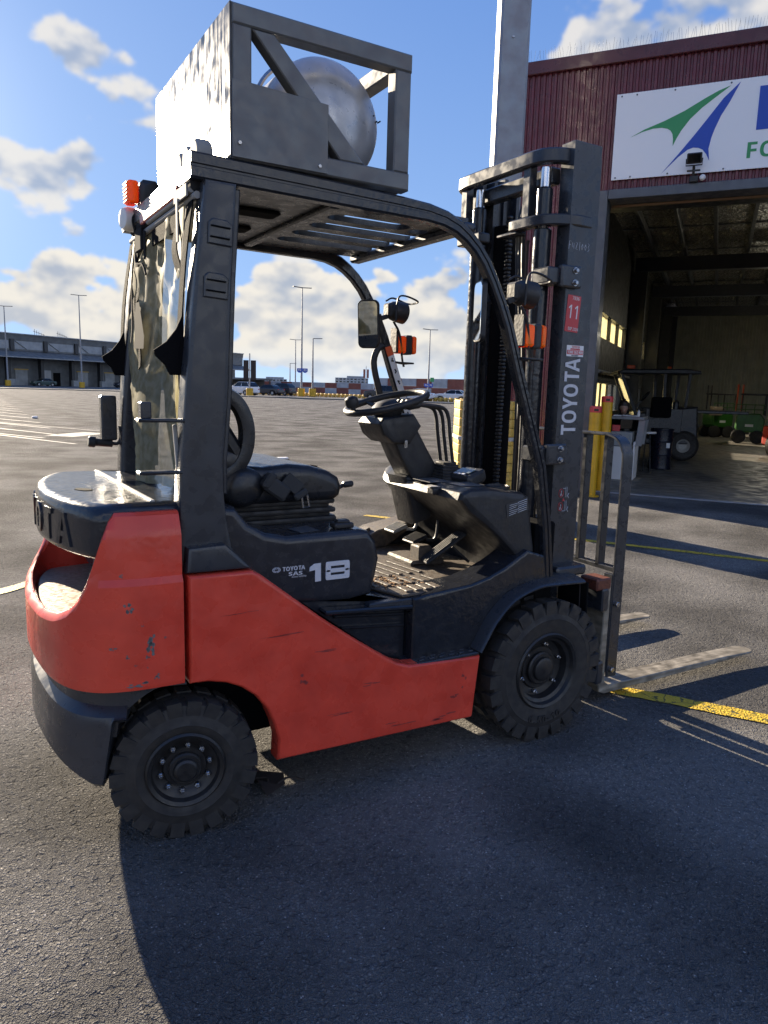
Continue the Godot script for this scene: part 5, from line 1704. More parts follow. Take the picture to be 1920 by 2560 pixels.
func make_markings() -> void:
	strip("yellow_line", P(1.66, 0, -0.19), P(4.6, 0, 4.25), 0.10, M.line_yellow, 0.12)
	strip("yellow_line", P(3.15, 0, -4.15), P(7.6, 0, 2.6), 0.09, M.line_yellow, 0.12)
	strip("yellow_line", P(-1.6, 0, -1.52), P(-0.12, 0, -2.70), 0.10, M.line_yellow, 0.12)
	var d := P(0.395, 0, 0.919)
	for k in 15:
		# bay lines run towards the near right; heads lie along a row
		var z := -16.5 - k * 2.75
		var x0 := 1.2 + k * 0.05
		strip("bay_line", P(x0, 0, z + 1.5) + d * -4.6, P(x0, 0, z + 1.5) + d * 1.2, 0.10, M.line)
		strip("bay_line", P(x0 + 11.0, 0, z - 4.0) + d * -5.0, P(x0 + 11.0, 0, z - 4.0) + d * 2.0, 0.10, M.line)
		strip("bay_line", P(x0 + 20.0, 0, z - 8.0) + d * -5.0, P(x0 + 20.0, 0, z - 8.0) + d * 2.0, 0.10, M.line)
		strip("bay_line", P(x0 - 9.0, 0, z - 3.0) + d * -5.0, P(x0 - 9.0, 0, z - 3.0) + d * 2.0, 0.10, M.line)
	strip("bay_line", P(0.3, 0, -17.6), P(1.25, 0, -15.7), 0.09, M.line)
	strip("bay_line", P(0.2, 0, -23.4), P(3.6, 0, -16.6), 0.09, M.line)
	strip("bay_line", P(9.0, 0, -14.6), P(9.6, 0, -13.2), 0.09, M.line)
	var q := nb()
	q.sheet([[P(1.35, 0.004, -16.6), P(1.9, 0.004, -16.0)], [P(2.4, 0.004, -17.7), P(2.9, 0.004, -17.1)]])
	var o := put("road_patch", q, M.line)
	o.set_meta("kind", "structure")
	var gr := Gradient.new()
	gr.offsets = PackedFloat32Array([0.0, 0.35, 0.75, 1.0])
	gr.colors = PackedColorArray([Color(0.05, 0.05, 0.05, 0.26), Color(0.05, 0.05, 0.05, 0.20), Color(0.05, 0.05, 0.05, 0.07), Color(0.05, 0.05, 0.05, 0.0)])
	var gt := GradientTexture2D.new()
	gt.gradient = gr
	gt.fill = GradientTexture2D.FILL_RADIAL
	gt.fill_from = Vector2(0.5, 0.5)
	gt.fill_to = Vector2(1.0, 0.5)
	gt.width = 128
	gt.height = 128
	var om := StandardMaterial3D.new()
	om.albedo_texture = gt
	om.transparency = BaseMaterial3D.TRANSPARENCY_ALPHA
	om.roughness = 0.6
	for e in [[1.08, 0.98, 0.80, 0.55], [3.0, -0.6, 0.5, 0.3], [5.2, -0.3, 0.7, 0.4], [-1.2, -3.2, 0.6, 0.8]]:
		var pm := PlaneMesh.new()
		pm.size = Vector2(e[2], e[3])
		var os := put("oil_stain", pm, om)
		os.position = P(e[0], 0.005, e[1])
		os.rotation.y = e[0] * 2.0
		os.set_meta("kind", "structure")
	# kerb islands far off
	for e in [[P(-30, 0, -112), P(26, 0, -98), 3.0], [P(25, 0, -82), P(60, 0, -42), 2.2]]:
		var b := nb()
		b.bar(e[0] + P(0, 0.06, 0), e[1] + P(0, 0.06, 0), e[2], 0.13, Vector3.UP, 0.03)
		o = put("kerb_island", b, M.concrete)
		o.set_meta("kind", "structure")

func make_warehouse() -> void:
	var w := thing("warehouse", "maroon ribbed steel warehouse with a tall open roller doorway behind the forklift", "building")
	w.transform = wt()
	var b := nb()
	b.prism(wave(-1.95, 9.0, 0.0725, 0.020, 0.0, -0.12), 3.90, 5.42, 0.0, XZ)
	put("wall_cladding", b, M.maroon, w, 20.0)
	put("wall_cladding", nb().prism(wave(-1.95, -0.94, 0.0725, 0.020, 0.0, -0.12), 0.0, 3.898, 0.0, XZ), M.maroon, w, 20.0)
	b = nb()
	b.box(P(3.52, 5.47, -0.03), P(11.0, 0.16, 0.16), 0.008)
	put("parapet_cap", b, M.maroon_trim, w)
	put("corner_flashing", nb().box(P(-1.965, 2.70, -0.05), P(0.05, 5.36, 0.14), 0.004), M.maroon_trim, w)
	b = nb()
	b.box(P(-0.872, 1.95, -0.12), P(0.136, 3.89, 0.32), 0.006)
	put("door_jamb", b, M.frame_gray, w)
	b = nb()
	b.box(P(4.2, 3.842, -0.12), P(10.0, 0.116, 0.324), 0.006)
	put("door_head", b, M.frame_gray, w)
	b = nb()
	b.box(P(4.2, 3.765, -0.30), P(9.98, 0.03, 0.03), 0.004)
	put("painted_lit_line", b, mat(Color(0.16, 0.09, 0.04), 0.6), w)  # no real part: brown colour stands for a lit line under the head
	b = nb()
	b.box(P(3.6, 4.25, -0.62), P(10.7, 0.85, 0.60), 0.02)
	put("door_housing", b, M.rafter, w)
	# side wall with openings
	b = nb()
	var rows := [[0.0, 0.92, [[0.0, 30.0]]], [0.92, 1.62, [[0.0, 6.8], [11.2, 12.9], [16.9, 18.6], [22.5, 30.0]]], [1.62, 2.58, [[0.0, 30.0]]], [2.58, 3.14, [[0.0, 6.8], [11.4, 14.7], [17.1, 19.3], [21.7, 30.0]]], [3.14, 5.40, [[0.0, 30.0]]]]
	for r in rows:
		for q in r[2]:
			b.box(P(-1.85, (r[0] + r[1]) * 0.5, -(q[0] + q[1]) * 0.5 - 0.06), P(0.18, r[1] - r[0], q[1] - q[0] - (0.12 if q[0] == 0.0 else 0.0)), 0.0005)
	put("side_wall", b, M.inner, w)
	for q in [[6.8, 11.4, 3], [14.7, 17.1, 2], [19.3, 21.7, 2]]:
		var win := put("window", nb().box(P(-1.85, 3.125, -(q[0] + q[1]) * 0.5), P(0.22, 0.04, q[1] - q[0]), 0.004), M.rafter, w)
		var n: int = int((q[1] - q[0]) / 0.19)
		for k in n:
			var t: float = q[0] + (k + 0.5) * (q[1] - q[0]) / n
			put("window_strip", nb().box(P(-1.86, 2.86, -t), P(0.012, 0.545, (q[1] - q[0]) / n - 0.012 - (0.02 if k % 4 == 3 else 0.0)), 0.001), M.poly, win)
		for k in range(1, q[2]):
			put("mullion", nb().box(P(-1.80, 2.86, -lerpf(q[0], q[1], float(k) / q[2])), P(0.08, 0.56, 0.10), 0.004), M.rafter, win)
	for q in [[6.8, 11.2], [12.9, 16.9], [18.6, 22.5]]:
		var win := put("window", nb().box(P(-1.80, 1.62, -(q[0] + q[1]) * 0.5), P(0.16, 0.07, q[1] - q[0] - 0.01), 0.006), M.frame_gray, w)
		for k in range(1, 4):
			put("mullion", nb().box(P(-1.84, 1.255, -lerpf(q[0], q[1], k / 4.0)), P(0.06, 0.66, 0.05), 0.004), M.rafter, win)
		for k in 4:
			var ta := lerpf(q[0], q[1], k / 4.0) + 0.03
			var tb := lerpf(q[0], q[1], (k + 1) / 4.0) - 0.03
			put("pane", nb().box(P(-1.86, 1.255, -(ta + tb) * 0.5), P(0.008, 0.66, tb - ta), 0.0), M.poly if k < 2 else M.glass, win)
	# frame: columns, rafters, purlins
	for t in [12.0, 17.7, 24.0]:
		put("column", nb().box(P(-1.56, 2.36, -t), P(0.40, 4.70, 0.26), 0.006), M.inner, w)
		put("rafter", nb().box(P(3.6, 4.90, -t), P(10.6, 0.36, 0.20), 0.006), M.rafter, w)
		put("rafter_flange", nb().box(P(3.6, 4.712, -t), P(10.59, 0.014, 0.26), 0.003), M.frame_gray, w)
	put("column", nb().box(P(-1.60, 2.36, -1.3), P(0.30, 4.70, 0.3), 0.006), M.inner, w)
	for k in 14:
		put("purlin", nb().box(P(-1.20 + k * 0.76, 5.19, -14.0), P(0.075, 0.17, 26.0), 0.004), M.frame_gray, w)
	for k in 8:
		b = nb()
		b.box(P(3.6, 5.285, -3.2 - k * 3.0), P(10.8, 0.015, 0.12), 0.003)
		put("roof_batten", b, M.frame_gray, w)
	put("roof_lining", nb().box(P(3.55, 5.315, -14.6), P(10.9, 0.03, 28.9), 0.002), M.foil, w)
	put("roof_sheet", nb().box(P(3.55, 5.36, -15.0), P(11.0, 0.05, 29.6), 0.002), M.maroon_trim, w)
	b = nb()
	b.prism(wave(-1.30, 9.0, 0.135, 0.035, -27.0, -27.2), 0.015, 5.28, 0.0, XZ)
	put("back_wall", b, M.back_wall, w, 20.0)
	put("back_column", nb().box(P(-1.53, 2.6, -27.1), P(0.45, 5.2, 0.4), 0.004), M.rafter, w)
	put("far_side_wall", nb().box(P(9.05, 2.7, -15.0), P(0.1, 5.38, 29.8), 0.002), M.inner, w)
	put("concrete_floor", nb().box(P(3.55, 0.006, -13.58), P(10.6, 0.012, 26.8), 0.002), M.concrete, w)
	put("door_sill", nb().box(P(4.1, 0.008, -0.12), P(9.8, 0.016, 0.10), 0.003), M.galv, w)
	put("pipe", nb().cyl(P(-1.62, 1.82, -6.0), P(-1.62, 1.82, -11.8), 0.035, 10), M.bracket, w)

	# spikes along the parapet
	b = nb()
	var rng := RandomNumberGenerator.new()
	rng.seed = 3
	for k in 210:
		var s := -1.93 + k * 0.032
		var a := rng.randf_range(-0.025, 0.025)
		b.tube([P(s, 5.548, 0.02), P(s + a, 5.548 + rng.randf_range(0.10, 0.16), 0.02 + rng.randf_range(-0.05, 0.05))], 0.0016, 3)
	b.bar(P(-1.94, 5.551, 0.02), P(4.9, 5.551, 0.02), 0.03, 0.004)
	var sp := put("bird_spikes", b, M.steel)
	sp.transform = wt()
	tag(sp, "row of thin wire bird spikes along the maroon parapet", "bird spikes")

	# sign
	var sg := thing("sign_board", "white wall sign with green and blue blades beside a large blue letter", "sign")
	sg.transform = wt()
	put("board", nb().prism([Vector2(-0.78, 4.01), Vector2(3.9, 4.01), Vector2(3.9, 5.02), Vector2(-0.78, 5.02)], 0.022, 0.034, 0.002), M.sign, sg)
	put("green_blade", nb().prism(xy([-0.58, 4.50, -0.42, 4.575, -0.19, 4.65, 0.03, 4.74, 0.25, 4.855, 0.39, 4.92, 0.52, 4.962, 0.36, 4.85, 0.22, 4.75, 0.10, 4.64, 0.01, 4.52, -0.04, 4.43, -0.075, 4.35, -0.078, 4.43, -0.09, 4.49, -0.115, 4.53, -0.15, 4.555, -0.22, 4.574, -0.32, 4.575, -0.44, 4.55]), 0.0342, 0.037, 0.0), M.green, sg)
	put("blue_blade", nb().prism(xy([-0.18, 4.04, 0.0, 4.25, 0.17, 4.46, 0.33, 4.67, 0.45, 4.83, 0.62, 4.99, 0.52, 4.78, 0.44, 4.64, 0.385, 4.50, 0.355, 4.40, 0.335, 4.28, 0.355, 4.14, 0.315, 4.22, 0.27, 4.275, 0.22, 4.30, 0.16, 4.308, 0.10, 4.29, 0.0, 4.215]), 0.0342, 0.0372, 0.0), M.blue, sg)
	text("blue_lettering", "D", 0.665, 0.004, M.blue, sg, T(P(1.04, 4.665, 0.036)), "Droid Sans", true, 1.25)
	text("green_lettering", "FO", 0.245, 0.004, M.green, sg, T(P(0.905, 4.215, 0.036)), "Droid Sans", true, 1.05)
	b = nb()
	for e in [[-0.72, 4.99], [-0.54, 4.99], [-0.10, 4.99], [0.52, 4.99], [-0.73, 4.035], [-0.55, 4.035], [-0.11, 4.035], [0.52, 4.035], [1.1, 4.99], [1.1, 4.035]]:
		b.cyl(P(e[0], e[1], 0.033), P(e[0], e[1], 0.042), 0.010, 10, 0.002)
	put("screw", b, M.frame_gray, sg)

	# flood light
	var fl := thing("floodlight", "small black floodlight and white sensor fixed under the sign", "floodlight")
	fl.transform = wt()
	put("housing", nb().box(P(0.195, 4.15, 0.16), P(0.17, 0.12, 0.05), 0.008, Basis.from_euler(Vector3(0.35, 0, 0))), M.plastic, fl)
	put("lens", nb().box(P(0.195, 4.143, 0.188), P(0.14, 0.095, 0.004), 0.001, Basis.from_euler(Vector3(0.35, 0, 0))), M.tint, fl)
	b = nb()
	b.tube([P(0.105, 4.15, 0.15), P(0.105, 4.075, 0.14), P(0.285, 4.075, 0.14), P(0.285, 4.15, 0.15)], 0.008, 6)
	b.bar(P(0.195, 4.075, 0.14), P(0.195, 3.93, 0.06), 0.03, 0.03)
	b.box(P(0.205, 3.935, 0.05), P(0.10, 0.07, 0.09), 0.008)
	b.bar(P(0.12, 4.02, 0.12), P(0.27, 4.02, 0.12), 0.02, 0.02)
	put("bracket", b, M.plastic, fl)
	put("sensor", nb().lathe([Vector2(0, -0.035), Vector2(0.022, -0.028), Vector2(0.036, 0), Vector2(0.024, 0.028), Vector2(0, 0.036)], Transform3D(Basis.IDENTITY, P(0.30, 3.945, 0.08)), 18), M.white, fl)

func make_warehouse_things() -> void:
	var b: B
	var o: MeshInstance3D
	for e in [[-0.70, -0.385, 1.17, "nearer yellow bollard with red band, outside the open doorway"], [-0.645, 0.22, 1.30, "taller yellow bollard with red band, just inside the doorway"]]:
		var p := thing("bollard", e[3], "bollard", Vector3.ZERO, 0.0, "yellow bollards at the warehouse doorway")
		at_w(p, e[0], e[1])
		var h: float = e[2]
		put("post", nb().cyl(P(0, 0, 0), P(0, h, 0), 0.076, 28, 0.012), M.yellow, p)
		put("red_band", nb().lathe([Vector2(0.077, h - 0.078), Vector2(0.0785, h - 0.076), Vector2(0.0785, h - 0.014), Vector2(0.070, h + 0.002), Vector2(0.0, h + 0.004)], Transform3D(Vector3(1, 0, 0), Vector3(0, 0, 1), Vector3(0, 1, 0), Vector3.ZERO), 28), M.sticker, p)
		put("tag_plate", nb().box(P(0.018, h - 0.044, 0.079), P(0.055, 0.028, 0.004), 0.001), M.plastic, p)
		put("base_ring", nb().cyl(P(0, 0, 0), P(0, 0.015, 0), 0.12, 28, 0.004), M.yellow, p)
	# galvanised column with its yellow pad
	var pole := thing("light_column", "tall galvanised steel light column beside the warehouse corner", "light column", P(4.60, 0, -3.93))
	b = nb()
	b.prism(rect(0.30, 0.30, 0.025), 0.0, 11.0, 0.0, XZ, 1)
	put("shaft", b, M.galv, pole)
	pole.rotation.y = -0.50
	b = nb()
	for e in [[3.0, 0.1505], [4.8, 0.1505], [6.2, 0.1505]]:
		b.cyl(P(-0.02, e[0], e[1]), P(-0.02, e[0], e[1] + 0.012), 0.012, 8)
	put("bolt", b, M.steel, pole)
	var pad := thing("column_pad", "yellow ribbed crash pad wrapped round the foot of the galvanised column", "crash pad", P(4.53, 0, -3.98))
	pad.rotation.y = -0.50
	var n := 13
	for k in n:
		b = nb()
		b.prism(rect(0.62, 0.62, 0.07), k * 0.094, k * 0.094 + 0.092, 0.010, XZ, 2)
		put("foam_ring", b, M.yellow_pad, pad)
	b = nb()
	b.prism(rect(0.636, 0.636, 0.07), 0.80, 0.84, 0.003, XZ)
	put("strap", b, M.bracket, pad)
	# counter
	var c := thing("reception_counter", "white and grey counter with papers inside the doorway", "counter")
	at_w(c, 0, 0)
	put("side_panel", nb().box(P(-0.60, 0.27, -1.80), P(0.31, 0.52, 0.03), 0.004), M.white, c)
	put("front_panel", nb().box(P(-0.40, 0.31, -2.10), P(0.03, 0.60, 0.60), 0.004), M.white, c)
	put("drawer_unit", nb().box(P(-0.60, 0.65, -1.95), P(0.32, 0.22, 0.30), 0.006), M.shed_light, c)
	put("counter_top", nb().box(P(-0.54, 0.975, -2.10), P(0.52, 0.045, 0.62), 0.006), M.galv, c)
	for z in [-1.85, -2.36]:
		put("counter_leg", nb().bar(P(-0.31, 0.95, z), P(-0.345, 0.55, z), 0.03, 0.10), M.galv, c)
	put("back_shelf", nb().box(P(-0.60, 0.86, -2.38), P(0.36, 0.20, 0.02), 0.003), M.dark, c)
	for e in [[-0.70, -1.92, 0.12, 0.2], [-0.48, -1.95, 0.16, -0.25], [-0.58, -2.10, 0.14, 0.4]]:
		var pp := put("paper_stack", nb().box(P(0, 0.008, 0), P(e[2], 0.014, 0.11), 0.002), M.paper)
		at_w(pp, e[0], -e[1], e[3], 1.0)
		tag(pp, ["leftmost sheaf of white papers lying on the counter top", "wide sheaf of white papers at the right of the counter top", "rear sheaf of white papers in front of the seated woman"][[-0.70, -0.48, -0.58].find(e[0])], "papers", "papers on the reception counter")
	var rb := put("red_box", nb().box(P(0, 0.05, 0), P(0.12, 0.10, 0.08), 0.006), M.sticker)
	at_w(rb, -0.70, 1.88, 0.2, 0.762)
	tag(rb, "small red box on the drawer unit under the counter top", "box")
	var mon := thing("monitor", "dark monitor standing under the grey counter top", "monitor")
	at_w(mon, -0.55, 2.02, 0.3, 0.762)
	put("screen", nb().box(P(0, 0.11, 0), P(0.22, 0.15, 0.02), 0.006), M.tint, mon)
	put("stand", nb().box(P(0, 0.02, -0.02), P(0.08, 0.04, 0.06), 0.004), M.plastic, mon)
	var bt := put("bottle", nb().lathe([Vector2(0, 0), Vector2(0.022, 0.002), Vector2(0.022, 0.07), Vector2(0.009, 0.09), Vector2(0.009, 0.105), Vector2(0, 0.106)], Transform3D(Vector3(1, 0, 0), Vector3(0, 0, 1), Vector3(0, 1, 0), Vector3.ZERO), 14), M.paper)
	at_w(bt, -0.385, 1.95, 0, 0.998)
	tag(bt, "small white bottle at the right end of the counter top", "bottle")
	# woman behind the counter
	var per := thing("person", "seated dark-haired woman in a black and red jacket, head bowed over the counter", "person")
	at_w(per, -0.685, 2.58, 0.12)
	var bones := [[P(0, 0.45, -0.05), P(0, 0.62, -0.05), 0.12, 0.125], [P(0, 0.62, -0.05), P(0, 0.90, 0.0), 0.125, 0.125], [P(-0.12, 0.94, 0.0), P(0.12, 0.94, 0.0), 0.065, 0.065], [P(0, 0.94, 0.0), P(0, 1.04, 0.03), 0.05, 0.045],
		[P(-0.14, 0.93, 0.0), P(-0.20, 0.86, 0.10), 0.06, 0.05], [P(-0.20, 0.86, 0.10), P(-0.10, 0.99, 0.24), 0.048, 0.038], [P(0.14, 0.93, 0.0), P(0.20, 0.86, 0.10), 0.06, 0.05], [P(0.20, 0.86, 0.10), P(0.09, 0.99, 0.25), 0.048, 0.038],
		[P(-0.07, 0.46, -0.03), P(-0.09, 0.46, 0.24), 0.085, 0.065], [P(0.07, 0.46, -0.03), P(0.09, 0.46, 0.24), 0.085, 0.065], [P(-0.09, 0.46, 0.24), P(-0.09, 0.06, 0.22), 0.06, 0.045], [P(0.09, 0.46, 0.24), P(0.09, 0.06, 0.22), 0.06, 0.045], [P(-0.09, 0.04, 0.2), P(-0.09, 0.04, 0.33), 0.04, 0.035], [P(0.09, 0.04, 0.2), P(0.09, 0.04, 0.33), 0.04, 0.035]]
	put("body", body_mesh(bones, 0.022, 0.05), M.cloth_dark, per, 80.0)
	var hb := [[P(0, 1.03, 0.035), P(0, 1.06, 0.05), 0.045, 0.05], [P(0, 1.125, 0.055), P(0, 1.15, 0.045), 0.072, 0.078], [P(0, 1.075, 0.085), P(0, 1.09, 0.09), 0.045, 0.05], [P(0, 1.105, 0.125), P(0, 1.088, 0.142), 0.012, 0.014], [P(-0.02, 1.062, 0.118), P(0.02, 1.062, 0.118), 0.010, 0.010], [P(-0.076, 1.11, 0.045), P(-0.078, 1.125, 0.042), 0.014, 0.012], [P(0.076, 1.11, 0.045), P(0.078, 1.125, 0.042), 0.014, 0.012]]
	var hd := body_mesh(hb, 0.009, 0.02)
	for s in [1.0, -1.0]:
		for k in 5:
			var f := Vector3(0.02 * s, 0, 0) + P((k - 2) * 0.014, 0, 0)
			hd.tube([P(0.10 * s, 0.995, 0.25) + P((k - 2) * 0.012, 0, 0.0), P(0.085 * s, 1.003, 0.29 if k > 0 else 0.275) + P((k - 2) * 0.016, 0, 0), P(0.08 * s, 1.0, 0.325 - absf(k - 2) * 0.008 if k > 0 else 0.285) + P((k - 2) * 0.017, 0, 0)], 0.009, 6)
		hd.box(P(0.095 * s, 0.998, 0.255), P(0.075, 0.025, 0.06), 0.01)
	put("head_and_hands", hd, M.skin, per, 80.0)
	var hr := body_mesh([[P(0, 1.155, 0.028), P(0, 1.175, 0.05), 0.080, 0.076], [P(0, 1.12, 0.0), P(0, 1.10, -0.005), 0.07, 0.06], [P(-0.055, 1.16, 0.06), P(-0.066, 1.10, 0.045), 0.03, 0.022], [P(0.055, 1.16, 0.06), P(0.066, 1.10, 0.045), 0.03, 0.022], [P(0, 1.225, -0.005), P(0, 1.245, 0.0), 0.035, 0.03]], 0.012, 0.02)
	put("hair", hr, M.hair, per, 80.0)
	b = nb()
	for s in [1.0, -1.0]:
		b.lathe([Vector2(0, -0.02), Vector2(0.056, -0.018), Vector2(0.066, 0.0), Vector2(0.056, 0.02), Vector2(0, 0.024)], Transform3D(Basis.from_euler(Vector3(0, 1.2 * s, 0.5 * s)), P(0.150 * s, 0.945, 0.012)), 18)
	put("red_shoulders", b, M.hivis, per)
	var stool := thing("stool", "dark stool under the seated woman behind the counter", "stool")
	at_w(stool, -0.685, 2.60)
	put("seat", nb().cyl(P(0, 0.33, 0), P(0, 0.37, 0), 0.16, 20, 0.01), M.plastic, stool)
	for k in 4:
		var a := TAU * (k + 0.5) / 4
		put("leg", nb().cyl(P(0.14 * cos(a), 0.012, 0.14 * sin(a)), P(0.09 * cos(a), 0.33, 0.09 * sin(a)), 0.012, 8), M.plastic, stool)
	# drum
	var dr := thing("drum", "dark blue steel drum with a pale label beside the counter", "drum")
	at_w(dr, -0.15, 4.15)
	var prof: Array = [Vector2(0, 0.012), Vector2(0.20, 0.012), Vector2(0.205, 0.03), Vector2(0.195, 0.05)]
	for y in [0.28, 0.52]:
		prof.append_array([Vector2(0.195, y - 0.02), Vector2(0.203, y), Vector2(0.195, y + 0.02)])
	prof.append_array([Vector2(0.195, 0.71), Vector2(0.203, 0.73), Vector2(0.20, 0.745), Vector2(0.185, 0.735), Vector2(0, 0.735)])
	put("shell", nb().lathe(prof, Transform3D(Vector3(1, 0, 0), Vector3(0, 0, 1), Vector3(0, 1, 0), Vector3.ZERO), 32), mat(Color(0.007, 0.009, 0.022), 0.4, 0.0, "smudge", 2.0), dr)
	put("label", nb().box(P(0.13, 0.45, 0.152), P(0.075, 0.09, 0.004), 0.001, Basis.from_euler(Vector3(0, 0.7, 0))), M.paper, dr)
	# round table
	var tb := thing("round_table", "small white round table on thin dark legs beside the drum", "table")
	at_w(tb, -0.36, 3.35)
	put("tabletop", nb().cyl(P(0, 0.68, 0), P(0, 0.715, 0), 0.17, 28, 0.008), M.white, tb)
	for k in 3:
		var a := TAU * (k + 0.2) / 3
		put("leg", nb().cyl(P(0.13 * cos(a), 0.012, 0.13 * sin(a)), P(0.07 * cos(a), 0.68, 0.07 * sin(a)), 0.011, 8), M.plastic, tb)
	make_buggy()
	make_green("green_carrier", "green carrier with rails, red posts and number plate at the back of the warehouse", 1.62, 14.5, 0.0)
	make_green("green_mower", "green machine with pale brown bin beside the back wall, left of the carrier", 0.75, 17.5, 0.6)
	# machine cut by the frame's edge
	var rw := thing("orange_machine", "machine with a red rimmed wheel at the right of the warehouse floor", "machine")
	at_w(rw, 1.93, 9.0, 0.9)
	put("body", nb().box(P(0.45, 0.50, -0.1), P(0.9, 0.45, 0.3), 0.03), M.hivis, rw)
	b = nb()
	b.lathe([Vector2(0.17, -0.07), Vector2(0.25, -0.08), Vector2(0.29, -0.05), Vector2(0.29, 0.05), Vector2(0.25, 0.08), Vector2(0.17, 0.07)], T(P(0, 0.302, 0.12)), 32, true)
	var ty := put("tyre", b, M.rubber, rw)
	put("rim", nb().lathe([Vector2(0, -0.03), Vector2(0.165, -0.06), Vector2(0.172, 0), Vector2(0.165, 0.06), Vector2(0.12, 0.03), Vector2(0, 0.03)], T(P(0, 0.302, 0.12)), 28), M.sticker, ty)
	# hanging lamp, lit
	var lamp := thing("bay_lamp", "lit white lamp hanging near the back wall at the right of the doorway", "lamp")
	at_w(lamp, 2.30, 16.0, 0.0, 3.55)
	put("shade", nb().lathe([Vector2(0.03, 0.22), Vector2(0.08, 0.20), Vector2(0.22, 0.02), Vector2(0.21, 0.015), Vector2(0.07, 0.17), Vector2(0.03, 0.18)], Transform3D(Vector3(1, 0, 0), Vector3(0, 0, 1), Vector3(0, 1, 0), Vector3.ZERO), 24, true), M.shed_light, lamp)
	var glow := mat(Color(0.8, 0.8, 0.78), 0.5)
	glow.emission_enabled = true
	glow.emission = Color(1.0, 0.97, 0.88)
	glow.emission_energy_multiplier = 1.2
	put("lamp_disc", nb().cyl(P(0, 0.03, 0), P(0, 0.05, 0), 0.18, 20), glow, lamp)
	put("cord", nb().cyl(P(0, 0.2, 0), P(0, 1.6, 0), 0.012, 6), M.dark, lamp)
	var li := OmniLight3D.new()
	li.name = "bay_light"
	li.position = P(0, -0.06, 0)
	li.light_energy = 0.5
	li.light_color = Color(1.0, 0.97, 0.88)
	li.light_size = 0.15
	li.omni_range = 40.0
	li.omni_attenuation = 2.0
	li.shadow_enabled = true
	lamp.add_child(li)

func make_buggy() -> void:
	var g := thing("utility_buggy", "dark utility buggy with cab, windscreen and orange roof beacon inside the warehouse", "utility buggy")
	at_w(g, -0.46, 6.6, 0.25)
	g.scale = Vector3.ONE * 1.16
	var b := nb()
	# faces left: x runs to its tray, so the nose is at -x
	b.prism(xy([-0.80, 0.40, -0.80, 0.62, -0.66, 0.72, -0.30, 0.86, -0.22, 0.86, -0.22, 0.42, 0.30, 0.40, 0.34, 0.95, 0.62, 0.98, 0.66, 0.40, 0.55, 0.30, -0.7, 0.28]), -0.48, 0.48, 0.03)
	put("body", b, M.black, g)
	put("tray", nb().box(P(0.95, 0.89, 0.0), P(1.05, 0.05, 0.9), 0.01), M.black, g)
	put("seat_back", nb().box(P(0.26, 0.90, 0), P(0.10, 0.36, 0.86), 0.03), M.vinyl, g)
	b = nb()
	b.prism(xy([-0.80, 1.56, -0.70, 1.60, 0.40, 1.63, 0.60, 1.60, 0.62, 1.54, -0.78, 1.52]), -0.52, 0.52, 0.02)
	put("cab_roof", b, M.plastic, g)
	for s in [1.0, -1.0]:
		b = nb()
		b.bar(P(-0.72, 1.53, 0.46 * s), P(-0.42, 0.80, 0.46 * s), 0.05, 0.05)
		b.bar(P(0.02, 1.54, 0.46 * s), P(0.06, 0.45, 0.46 * s), 0.05, 0.05)
		b.bar(P(0.44, 1.56, 0.46 * s), P(0.40, 0.95, 0.46 * s), 0.06, 0.05)
		put("cab_frame", b, M.plastic, g)
		put("door", nb().box(P(0.05, 0.72, 0.485 * s), P(0.62, 0.42, 0.03), 0.012), M.black, g)
	put("windscreen", nb().prism(rect(0.88, 0.78, 0.02), -0.003, 0.003, 0.0, Transform3D(Vector3(0, 0, 1), Vector3(-0.38, 0.925, 0), Vector3(0.925, 0.38, 0), P(-0.57, 1.17, 0))), M.glass, g)
	b = nb()
	b.tube(smooth_path([P(-0.30, 1.06, 0.20), P(-0.24, 1.14, 0.33), P(-0.18, 1.22, 0.20), P(-0.24, 1.14, 0.07)], 6, true), 0.014, 8, true)
	b.bar(P(-0.24, 1.14, 0.20), P(-0.42, 0.9, 0.20), 0.03, 0.03)
	put("steering_wheel", b, M.plastic, g)
	put("beacon", nb().box(P(-0.55, 1.65, 0.3), P(0.14, 0.06, 0.06), 0.012), M.orange, g)
	put("beacon", nb().box(P(0.15, 1.655, 0.1), P(0.07, 0.04, 0.05), 0.012), M.orange, g)
	put("bin", nb().box(P(-0.02, 0.95, 0.56), P(0.34, 0.36, 0.12), 0.02), M.dark, g)
	for e in [[-0.55, 0.42], [-0.55, -0.42], [0.42, 0.42], [0.42, -0.42]]:
		var wh := nb()
		wh.lathe([Vector2(0.12, -0.09), Vector2(0.22, -0.10), Vector2(0.27, -0.06), Vector2(0.27, 0.06), Vector2(0.22, 0.10), Vector2(0.12, 0.09)], T(P(e[0], 0.282, e[1])), 28, true)
		var o := put("tyre", wh, M.rubber, g)
		put("rim", nb().lathe([Vector2(0, -0.05), Vector2(0.12, -0.08), Vector2(0.125, 0), Vector2(0.12, 0.08), Vector2(0.07, 0.04), Vector2(0, 0.04)], T(P(e[0], 0.282, e[1])), 24), M.bracket, o)

